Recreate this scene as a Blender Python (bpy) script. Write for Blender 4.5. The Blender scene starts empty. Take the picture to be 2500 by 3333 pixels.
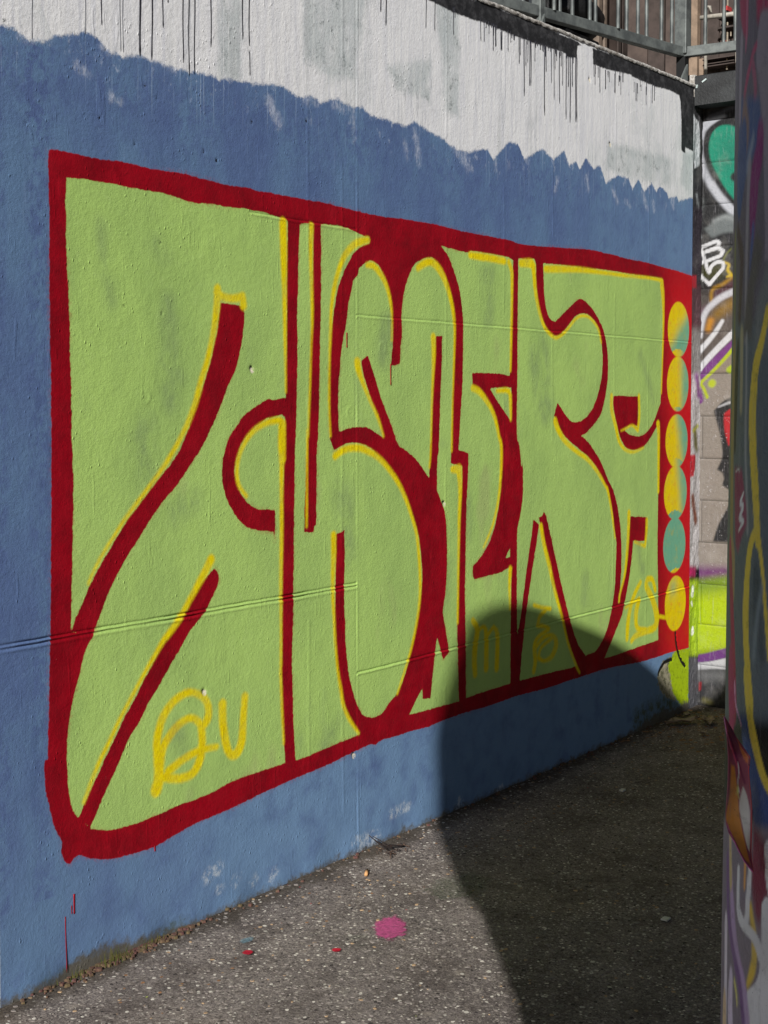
import bpy, bmesh, math, random
import numpy as np
from mathutils import Vector, noise as mnoise
random.seed(7); np.random.seed(7)
scene = bpy.context.scene
COL = scene.collection
# ---------------------------------------------------------------- camera
PHI, PITCH = math.radians(36.2), math.radians(2.3)
cam_d = bpy.data.cameras.new('camera'); cam = bpy.data.objects.new('camera', cam_d); COL.objects.link(cam)
cam.location = (-6.9211, -3.0360, 1.65)
cam.rotation_euler = (math.pi/2 - PITCH, 0, PHI - math.pi/2)
cam_d.sensor_fit = 'VERTICAL'; cam_d.sensor_height = 36; cam_d.sensor_width = 27
cam_d.lens = 48.82; cam_d.shift_y = -0.0549
cam_d.sensor_fit = 'VERTICAL'
cam_d.clip_start = .05; cam_d.clip_end = 300
scene.camera = cam
# ---------------------------------------------------------------- light
SUN_AZ, SUN_EL = math.radians(21.5), math.radians(25)     # travel direction in plan, elevation
w = bpy.data.worlds.new('World'); scene.world = w; w.use_nodes = True
nt = w.node_tree; nt.nodes.clear()
sky = nt.nodes.new('ShaderNodeTexSky'); sky.sky_type = 'NISHITA'; sky.sun_disc = False
sky.sun_elevation = SUN_EL; sky.sun_rotation = math.radians(90) - (SUN_AZ + math.pi)
bg = nt.nodes.new('ShaderNodeBackground'); bg.inputs[1].default_value = .027
wo = nt.nodes.new('ShaderNodeOutputWorld')
nt.links.new(sky.outputs[0], bg.inputs[0]); nt.links.new(bg.outputs[0], wo.inputs[0])
sl = bpy.data.lights.new('sun', 'SUN'); sl.energy = 4.8; sl.angle = math.radians(.42); sl.color = (1, .975, .94)
sun = bpy.data.objects.new('sun', sl); COL.objects.link(sun)
sdir = Vector((math.cos(SUN_AZ)*math.cos(SUN_EL), math.sin(SUN_AZ)*math.cos(SUN_EL), -math.sin(SUN_EL)))
sun.rotation_euler = sdir.to_track_quat('-Z', 'Y').to_euler(); sun.location = (-12, -8, 8)
scene.view_settings.view_transform = 'Standard'; scene.view_settings.look = 'None'
scene.view_settings.exposure = 0.28; scene.view_settings.gamma = 1
scene.view_settings.use_curve_mapping = False
BX = .11          # plane of the block wall; the painted wall's face is y = 0, the ground z = 0
# ---- traced shapes, in metres on the surfaces they are painted on
MURAL=[(-4.3433,2.3383),(-4.3233,2.3452),(-4.2484,2.3456),(-4.1487,2.3437),(-4.0565,2.3483),(-3.9852,2.3437),(-3.8993,2.3441),(-3.7975,2.3463),(-3.7052,2.3398),(-3.6166,2.337),(-3.5321,2.3394),(-3.4558,2.3354),(-3.3511,2.3357),(-3.2266,2.3354),(-3.1048,2.3351),(-2.9606,2.3284),(-2.8001,2.3244),(-2.6117,2.3289),(-2.4322,2.3293),(-2.2533,2.3222),(-2.067,2.3209),(-1.8798,2.3188),(-1.8069,2.3112),(-1.6055,2.3184),(-1.4063,2.3295),(-1.225,2.34),(-0.9744,2.3396),(-0.7876,2.3318),(-0.5754,2.3309),(-0.4392,2.3232),(-0.2267,2.3168),(-0.0186,2.3036),(-0.0138,2.0793),(-0.0167,1.688),(-0.0207,1.1646),(-0.0124,0.3282),(-0.2421,0.3382),(-0.3853,0.3379),(-0.6253,0.3441),(-0.9465,0.3662),(-1.2443,0.3701),(-1.5744,0.3707),(-1.7798,0.3797),(-2.0213,0.3777),(-2.2476,0.3823),(-2.4061,0.379),(-2.4786,0.3751),(-2.5894,0.3791),(-2.6774,0.3792),(-2.7819,0.383),(-2.8283,0.3729),(-2.8558,0.3812),(-2.9458,0.3749),(-3.0676,0.3626),(-3.1683,0.3551),(-3.2976,0.3498),(-3.3833,0.3435),(-3.4668,0.3373),(-3.5802,0.3259),(-3.6926,0.3191),(-3.7874,0.3139),(-3.8791,0.2997),(-3.949,0.2879),(-4.0109,0.2882),(-4.101,0.2944),(-4.1593,0.3034),(-4.2161,0.3218),(-4.2551,0.3422),(-4.2717,0.3402),(-4.2911,0.3241),(-4.3127,0.3427),(-4.3231,0.3711),(-4.3201,0.4001),(-4.3412,0.4352),(-4.3566,0.4812),(-4.3642,0.5167),(-4.3743,0.5527),(-4.379,0.5956),(-4.3803,0.621),(-4.3758,0.643),(-4.3663,0.6431),(-4.3633,0.7179),(-4.3601,0.801),(-4.357,0.8841),(-4.3527,0.9712),(-4.3514,0.9915),(-4.3483,1.1578),(-4.3432,1.3652),(-4.3406,1.5722),(-4.3412,1.7368),(-4.3431,1.8026),(-4.3421,2.0078),(-4.3411,2.1715),(-4.3428,2.2529)]
GREENS=[[(-4.279,2.2741),(-4.2164,2.2779),(-4.1664,2.2771),(-4.1038,2.2786),(-4.0455,2.2763),(-3.9616,2.2752),(-3.8999,2.2751),(-3.8368,2.2691),(-3.7721,2.2629),(-3.6923,2.2674),(-3.6171,2.2666),(-3.5325,2.2688),(-3.438,2.2681),(-3.3818,2.2626),(-3.3438,2.2567),(-3.3154,2.2533),(-3.3173,2.1762),(-3.32,2.0767),(-3.3222,1.9274),(-3.3243,1.8027),(-3.3296,1.6579),(-3.3316,1.558),(-3.3316,1.5485),(-3.3382,1.4486),(-3.3443,1.2986),(-3.3471,1.1733),(-3.3493,1.0479),(-3.3515,0.897),(-3.3545,0.7461),(-3.358,0.8289),(-3.3548,0.6769),(-3.3515,0.5497),(-3.3441,0.4619),(-3.3404,0.4154),(-3.3906,0.4134),(-3.4664,0.4146),(-3.5217,0.4133),(-3.6153,0.4096),(-3.6852,0.3989),(-3.7668,0.3916),(-3.8525,0.3907),(-3.9293,0.3838),(-4.01,0.3785),(-4.0883,0.3801),(-4.1468,0.386),(-4.2039,0.4056),(-4.2123,0.4112),(-4.2566,0.4482),(-4.2783,0.4835),(-4.2904,0.5248),(-4.2952,0.5771),(-4.2972,0.6413),(-4.2921,0.704),(-4.2804,0.7656),(-4.2662,0.8142),(-4.2491,0.8583),(-4.2348,0.9031),(-4.2148,0.9431),(-4.1989,0.9602),(-4.1862,0.9822),(-4.2762,0.9896),(-4.2742,1.0656),(-4.2705,1.1498),(-4.2663,1.2763),(-4.2623,1.3815),(-4.2638,1.4869),(-4.2675,1.55),(-4.2673,1.6549),(-4.2685,1.7386),(-4.2704,1.7632),(-4.2711,1.8883),(-4.2755,1.9713),(-4.2799,2.0539),(-4.2806,2.1367),(-4.2815,2.1986)],[(-3.2522,2.2483),(-3.2573,2.1566),(-3.2608,2.0559),(-3.2661,1.9301),(-3.2641,1.8295),(-3.2685,1.7034),(-3.2729,1.5772),(-3.2773,1.4763),(-3.2771,1.5223),(-3.2815,1.396),(-3.286,1.2697),(-3.2881,1.1431),(-3.2909,1.0164),(-3.2938,0.8895),(-3.2997,0.7885),(-3.3,0.7121),(-3.3022,0.7701),(-3.2979,0.6674),(-3.2951,0.5646),(-3.2892,0.4712),(-3.2846,0.4112),(-3.2091,0.4135),(-3.1182,0.4209),(-3.0331,0.425),(-2.9457,0.4292),(-2.919,0.4348),(-2.901,0.4969),(-2.8557,0.4803),(-2.8098,0.4784),(-2.7725,0.4899),(-2.7349,0.5167),(-2.6872,0.5421),(-2.6486,0.5866),(-2.6193,0.6388),(-2.5998,0.6928),(-2.5751,0.7464),(-2.5553,0.8011),(-2.5404,0.8566),(-2.5255,0.9335),(-2.5225,0.9907),(-2.5307,1.0489),(-2.5459,1.1246),(-2.5758,1.1838),(-2.6005,1.2308),(-2.6299,1.2834),(-2.6782,1.342),(-2.7351,1.3945),(-2.8003,1.4408),(-2.8551,1.4752),(-2.9089,1.4917),(-2.9618,1.4968),(-3.0138,1.4901),(-3.0651,1.4731),(-3.0819,1.4971),(-3.0902,1.5229),(-3.0941,1.627),(-3.0955,1.7309),(-3.0895,1.8089),(-3.0809,1.887),(-3.0639,1.9657),(-3.0469,2.0343),(-3.0127,2.0992),(-2.9782,2.1438),(-2.9433,2.1836),(-2.8993,2.206),(-2.8591,2.2176),(-2.8591,2.2417),(-2.8992,2.2432),(-2.9607,2.2558),(-3.0294,2.2647),(-3.08,2.2647),(-3.1363,2.2601),(-3.1827,2.2584),(-3.2269,2.2539)],[(-2.8546,2.158),(-2.8993,2.1368),(-2.9215,2.1218),(-2.9259,2.1003),(-2.9505,2.0827),(-2.961,2.0503),(-2.9784,2.007),(-2.9871,1.9697),(-2.9959,1.9166),(-3.0131,1.8634),(-3.0261,1.8106),(-3.0305,1.758),(-3.0391,1.7055),(-3.0409,1.6531),(-3.041,1.5954),(-3.0377,1.5375),(-2.9792,1.5497),(-2.9088,1.5523),(-2.855,1.545),(-2.8003,1.5222),(-2.7707,1.5096),(-2.6878,1.4838),(-2.6687,1.4755),(-2.5909,1.4396),(-2.5314,1.3977),(-2.4757,1.3467),(-2.4222,1.2949),(-2.393,1.2526),(-2.3666,1.2041),(-2.3537,1.121),(-2.3502,1.0325),(-2.3552,0.9446),(-2.3655,0.8691),(-2.378,0.8176),(-2.3652,0.7629),(-2.3491,0.7076),(-2.3351,0.6463),(-2.3774,0.623),(-2.3912,0.6545),(-2.407,0.6921),(-2.4196,0.7173),(-2.4329,0.6607),(-2.4482,0.5753),(-2.4584,0.5186),(-2.4655,0.4818),(-2.5196,0.4913),(-2.5196,0.5336),(-2.5598,0.4973),(-2.6093,0.4459),(-2.5093,0.442),(-2.4063,0.4409),(-2.262,0.4361),(-2.2655,0.4938),(-2.2738,0.6751),(-2.2772,0.6976),(-2.2714,0.8762),(-2.2642,0.9948),(-2.2593,1.1137),(-2.2543,1.2325),(-2.2438,1.3213),(-2.2441,1.3868),(-2.3249,1.3987),(-2.3198,1.472),(-2.3199,1.5067),(-2.315,1.6241),(-2.3101,1.7414),(-2.3052,1.8588),(-2.3055,1.9466),(-2.3218,2.0217),(-2.359,2.1182),(-2.4008,2.1671),(-2.4523,2.2002),(-2.5029,2.1932),(-2.5625,2.1715),(-2.6017,2.1349),(-2.6259,2.0942),(-2.6404,2.0599),(-2.6547,2.0036),(-2.6595,1.959),(-2.6546,1.9037),(-2.6642,1.8478),(-2.6689,1.7866),(-2.7023,1.7793),(-2.7259,1.7788),(-2.7212,1.8186),(-2.7146,1.8738),(-2.7212,1.9835),(-2.74,2.0536),(-2.7725,2.1114),(-2.8093,2.1465)],[(-2.3959,2.2508),(-2.3488,2.2174),(-2.3063,2.1627),(-2.2686,2.0951),(-2.2467,2.0199),(-2.2388,1.9495),(-2.2383,1.8312),(-2.2453,1.6831),(-2.2589,1.5647),(-2.2693,1.4523),(-2.1971,1.4353),(-2.2,1.3492),(-2.2105,1.2298),(-2.2154,1.0802),(-2.2172,0.9903),(-2.22,0.8704),(-2.2161,0.7494),(-2.2134,0.6283),(-2.2107,0.5069),(-2.2104,0.4402),(-2.045,0.444),(-1.8629,0.4417),(-1.8639,0.5721),(-1.8628,0.7622),(-1.8603,0.9327),(-1.8701,0.9432),(-1.954,0.9264),(-2.0477,0.9235),(-2.1502,0.9176),(-2.1637,0.9323),(-2.1639,0.9747),(-2.1168,0.9976),(-2.0484,1.0497),(-2.0023,1.1138),(-1.9676,1.1981),(-1.9504,1.2841),(-1.9428,1.3956),(-1.9452,1.4012),(-1.9635,1.4946),(-1.9875,1.5629),(-2.0286,1.6246),(-2.0862,1.6733),(-2.1708,1.709),(-2.171,1.7598),(-2.0524,1.7599),(-1.9593,1.7589),(-1.8818,1.7501),(-1.8762,1.805),(-1.8678,1.9921),(-1.8605,2.148),(-1.8575,2.2383),(-1.9151,2.2491),(-2.0322,2.2503),(-2.1899,2.25),(-2.1985,2.2406),(-2.2853,2.2432)],[(-2.0348,1.6979),(-1.9825,1.7013),(-1.8694,1.7022),(-1.8684,1.5583),(-1.9227,1.5994),(-1.9821,1.6491),(-2.0232,1.6858)],[(-1.8731,1.0223),(-1.8728,0.9844),(-1.909,0.9846)],[(-1.8126,2.2495),(-1.7571,2.2515),(-1.6818,2.2589),(-1.6664,2.2378),(-1.6684,2.1803),(-1.6616,2.1297),(-1.6417,2.054),(-1.6025,1.9917),(-1.5498,1.9486),(-1.51,1.9358),(-1.4632,1.9375),(-1.4024,1.9676),(-1.3201,2.0245),(-1.2499,2.0448),(-1.1781,2.0382),(-1.1046,2.0005),(-1.0668,1.9468),(-1.0432,1.8575),(-1.0495,1.7671),(-1.0856,1.6836),(-1.1436,1.6077),(-1.2298,1.5605),(-1.3147,1.548),(-1.3775,1.5689),(-1.4258,1.6025),(-1.4736,1.6391),(-1.5038,1.58),(-1.4658,1.5367),(-1.3972,1.4824),(-1.2852,1.4326),(-1.1991,1.396),(-1.1108,1.3447),(-1.0354,1.2788),(-0.9815,1.2207),(-0.9422,1.1478),(-0.9097,1.0389),(-0.8851,0.9584),(-0.8884,0.8585),(-0.8977,0.752),(-0.9273,0.6481),(-0.9723,0.5612),(-1.0249,0.5045),(-1.0994,0.4659),(-1.1876,0.4616),(-1.2736,0.4264),(-1.522,0.435),(-1.7865,0.4419),(-1.8063,0.602),(-1.8141,0.82),(-1.8155,0.9982),(-1.8125,1.0996),(-1.7858,1.1676),(-1.7679,1.2621),(-1.7727,1.3895),(-1.7811,1.3638),(-1.8004,1.4532),(-1.8229,1.5042),(-1.8205,1.6805),(-1.8187,1.9317),(-1.8157,2.1823)],[(-1.6048,2.2459),(-1.4055,2.2517),(-1.1952,2.2545),(-0.9733,2.261),(-0.7384,2.2606),(-0.4382,2.2638),(-0.3859,2.2601),(-0.3749,2.1373),(-0.3794,1.912),(-0.3854,1.7617),(-0.4005,1.6338),(-0.4074,1.5362),(-0.4147,1.4611),(-0.4206,1.3041),(-0.4206,1.1158),(-0.4217,0.8894),(-0.4088,0.6608),(-0.4009,0.4241),(-0.6266,0.4223),(-0.8536,0.4189),(-1.001,0.4195),(-0.9327,0.4843),(-0.8713,0.5477),(-0.8168,0.6056),(-0.7936,0.6536),(-0.865,0.6585),(-0.8424,0.7243),(-0.8311,0.8169),(-0.8295,0.9249),(-0.8472,1.0486),(-0.88,1.1439),(-0.9279,1.225),(-0.9746,1.269),(-1.0362,1.3418),(-1.1116,1.407),(-1.1854,1.4572),(-1.2504,1.486),(-1.186,1.5052),(-1.0693,1.5726),(-1.0179,1.6559),(-0.989,1.754),(-0.9904,1.8588),(-1.0143,1.9418),(-1.0526,1.9958),(-1.1051,2.0417),(-1.1641,2.0798),(-1.2436,2.1092),(-1.293,2.103),(-1.3485,2.0765),(-1.4168,2.0397),(-1.4973,1.9964),(-1.5371,2.0044),(-1.5637,2.0259),(-1.5837,2.0701),(-1.5973,2.1338)]]
REDS=[[(-3.6468,1.9588),(-3.6539,1.9185),(-3.6611,1.8712),(-3.6785,1.8237),(-3.6925,1.7766),(-3.7165,1.7202),(-3.7404,1.6688),(-3.7706,1.6138),(-3.7907,1.5679),(-3.8238,1.5088),(-3.8563,1.4687),(-3.9074,1.4253),(-3.97,1.3699),(-4.0312,1.3158),(-4.0852,1.2624),(-4.1265,1.2134),(-4.1672,1.1651),(-4.2016,1.1213),(-4.2301,1.0731),(-4.2582,1.0297),(-4.2751,0.9916),(-4.1989,0.9602),(-4.1862,0.986),(-4.1629,1.0306),(-4.1336,1.0836),(-4.1041,1.1284),(-4.0684,1.1731),(-4.0322,1.214),(-3.9956,1.2511),(-3.9522,1.2971),(-3.9082,1.3394),(-3.8441,1.3905),(-3.7917,1.4434),(-3.7383,1.4973),(-3.7043,1.5432),(-3.663,1.6036),(-3.628,1.6697),(-3.5997,1.7174),(-3.5748,1.7512),(-3.5567,1.8037),(-3.5421,1.8569),(-3.5346,1.9147),(-3.538,1.9529),(-3.5982,1.9582)],[(-3.6836,1.1157),(-3.6651,1.0972),(-3.6611,1.073),(-3.6772,1.0415),(-3.7014,1.0111),(-3.722,0.9805),(-3.7423,0.9666),(-3.8024,0.9212),(-3.8485,0.8675),(-3.8938,0.8192),(-3.9384,0.7717),(-3.9822,0.7249),(-4.0193,0.6778),(-4.0437,0.6556),(-4.074,0.6171),(-4.0981,0.5777),(-4.1337,0.5281),(-4.1689,0.4791),(-4.1921,0.4411),(-4.2123,0.4112),(-4.2566,0.4482),(-4.2311,0.4895),(-4.1968,0.5379),(-4.1678,0.5794),(-4.1326,0.629),(-4.109,0.6595),(-4.0731,0.7102),(-4.0307,0.756),(-3.9999,0.8),(-3.9563,0.8517),(-3.912,0.9042),(-3.8607,0.9475),(-3.8249,0.9752),(-3.7818,1.0345),(-3.7482,1.0681),(-3.7076,1.0968)],[(-3.3296,1.6579),(-3.3847,1.6504),(-3.4188,1.6533),(-3.4561,1.6386),(-3.5002,1.6193),(-3.5437,1.5954),(-3.5724,1.5669),(-3.6079,1.5317),(-3.6292,1.4894),(-3.642,1.4424),(-3.6424,1.3902),(-3.6267,1.3418),(-3.5954,1.2921),(-3.5601,1.256),(-3.517,1.231),(-3.4583,1.2168),(-3.3946,1.2095),(-3.3929,1.207),(-3.3885,1.1792),(-3.3853,1.2064),(-3.3827,1.271),(-3.3941,1.2817),(-3.4615,1.2885),(-3.4801,1.292),(-3.5165,1.3113),(-3.5524,1.3425),(-3.5736,1.3821),(-3.584,1.4258),(-3.5731,1.4638),(-3.5514,1.5064),(-3.5152,1.5394),(-3.4712,1.5679),(-3.4266,1.5869),(-3.385,1.5935),(-3.3468,1.6006),(-3.316,1.5828),(-3.2767,1.6277)],[(-3.1803,2.2749),(-3.1789,2.1887),(-3.1835,2.0359),(-3.1878,1.9338),(-3.1947,1.8061),(-3.2008,1.6785),(-3.207,1.5253),(-3.2133,1.5464),(-3.2193,1.4444),(-3.2245,1.3424),(-3.2304,1.261),(-3.2322,1.1946),(-3.1805,1.1906),(-3.1788,1.2111),(-3.1673,1.2155),(-3.1637,1.3393),(-3.1607,1.494),(-3.1549,1.5242),(-3.1479,1.6788),(-3.1433,1.8332),(-3.1388,1.9875),(-3.1367,2.1414),(-3.1379,2.2793)],[(-3.0572,1.1732),(-3.0316,1.1791),(-3.0075,1.1852),(-3.006,1.0655),(-3.0105,0.9594),(-3.0047,0.852),(-3.0022,0.7714),(-2.9893,0.689),(-2.9719,0.6217),(-2.9367,0.5453),(-2.901,0.4969),(-2.8374,0.4355),(-2.919,0.4348),(-2.9457,0.4563),(-2.9808,0.5009),(-3.0156,0.5663),(-3.0413,0.6349),(-3.0566,0.7065),(-3.0607,0.7867),(-3.0639,0.8666),(-3.062,0.9457),(-3.0592,1.0705)],[(-2.8684,1.812),(-2.9086,1.7896),(-2.8908,1.7337),(-2.8549,1.664),(-2.8186,1.6042),(-2.7864,1.5493),(-2.7679,1.5051),(-2.7539,1.4828),(-2.6494,1.4577),(-2.683,1.4865),(-2.7163,1.5427),(-2.7539,1.6038),(-2.791,1.6641),(-2.8186,1.7184),(-2.8458,1.7721)],[(-2.431,1.8981),(-2.3876,1.8997),(-2.3894,1.7983),(-2.3973,1.6824),(-2.4043,1.5665),(-2.4112,1.4506),(-2.4194,1.4167),(-2.4222,1.2949),(-2.4807,1.3038),(-2.4757,1.3496),(-2.4709,1.476),(-2.4638,1.4809),(-2.4559,1.5959),(-2.446,1.7396),(-2.4391,1.826)],[(-1.6785,1.1315),(-1.6307,1.1054),(-1.652,1.0226),(-1.6831,0.9217),(-1.714,0.8086),(-1.7446,0.6834),(-1.7687,0.558),(-1.7865,0.4419),(-1.8113,0.4363),(-1.8187,0.6037),(-1.7824,0.7139),(-1.7521,0.8451),(-1.7155,0.9893),(-1.6908,1.0775)],[(-1.5883,1.1579),(-1.5684,1.1402),(-1.5279,1.0518),(-1.4731,0.9279),(-1.4174,0.8019),(-1.3681,0.7019),(-1.3181,0.6072),(-1.2604,0.524),(-1.1876,0.4616),(-1.1869,0.4025),(-1.2591,0.4138),(-1.3311,0.5137),(-1.3878,0.6098),(-1.4577,0.7462),(-1.5265,0.9065),(-1.5804,1.0166),(-1.6336,1.1381),(-1.6077,1.1396)],[(-0.9266,1.6715),(-0.6588,1.6671),(-0.6613,1.5212),(-0.7105,1.5256),(-0.759,1.5263),(-0.8067,1.5127),(-0.7905,1.4944),(-0.7097,1.4748),(-0.6275,1.4731),(-0.5441,1.4972),(-0.4768,1.5445),(-0.4261,1.6039),(-0.4005,1.6338),(-0.3721,1.5206),(-0.4418,1.5142),(-0.5096,1.4632),(-0.5933,1.4208),(-0.6922,1.4052),(-0.7894,1.4189),(-0.8535,1.4706),(-0.8856,1.5211),(-0.9176,1.5853),(-0.9308,1.6419)],[(-0.7358,1.0806),(-0.5502,1.0643),(-0.56,0.9461),(-0.7013,0.9577),(-0.7088,0.9144),(-0.7316,0.8143),(-0.7625,0.7227),(-0.7936,0.6536),(-0.8404,0.5942),(-0.9036,0.6165),(-0.8573,0.6684),(-0.8266,0.7298),(-0.7957,0.7916),(-0.765,0.883),(-0.7506,0.9908)]]
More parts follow.
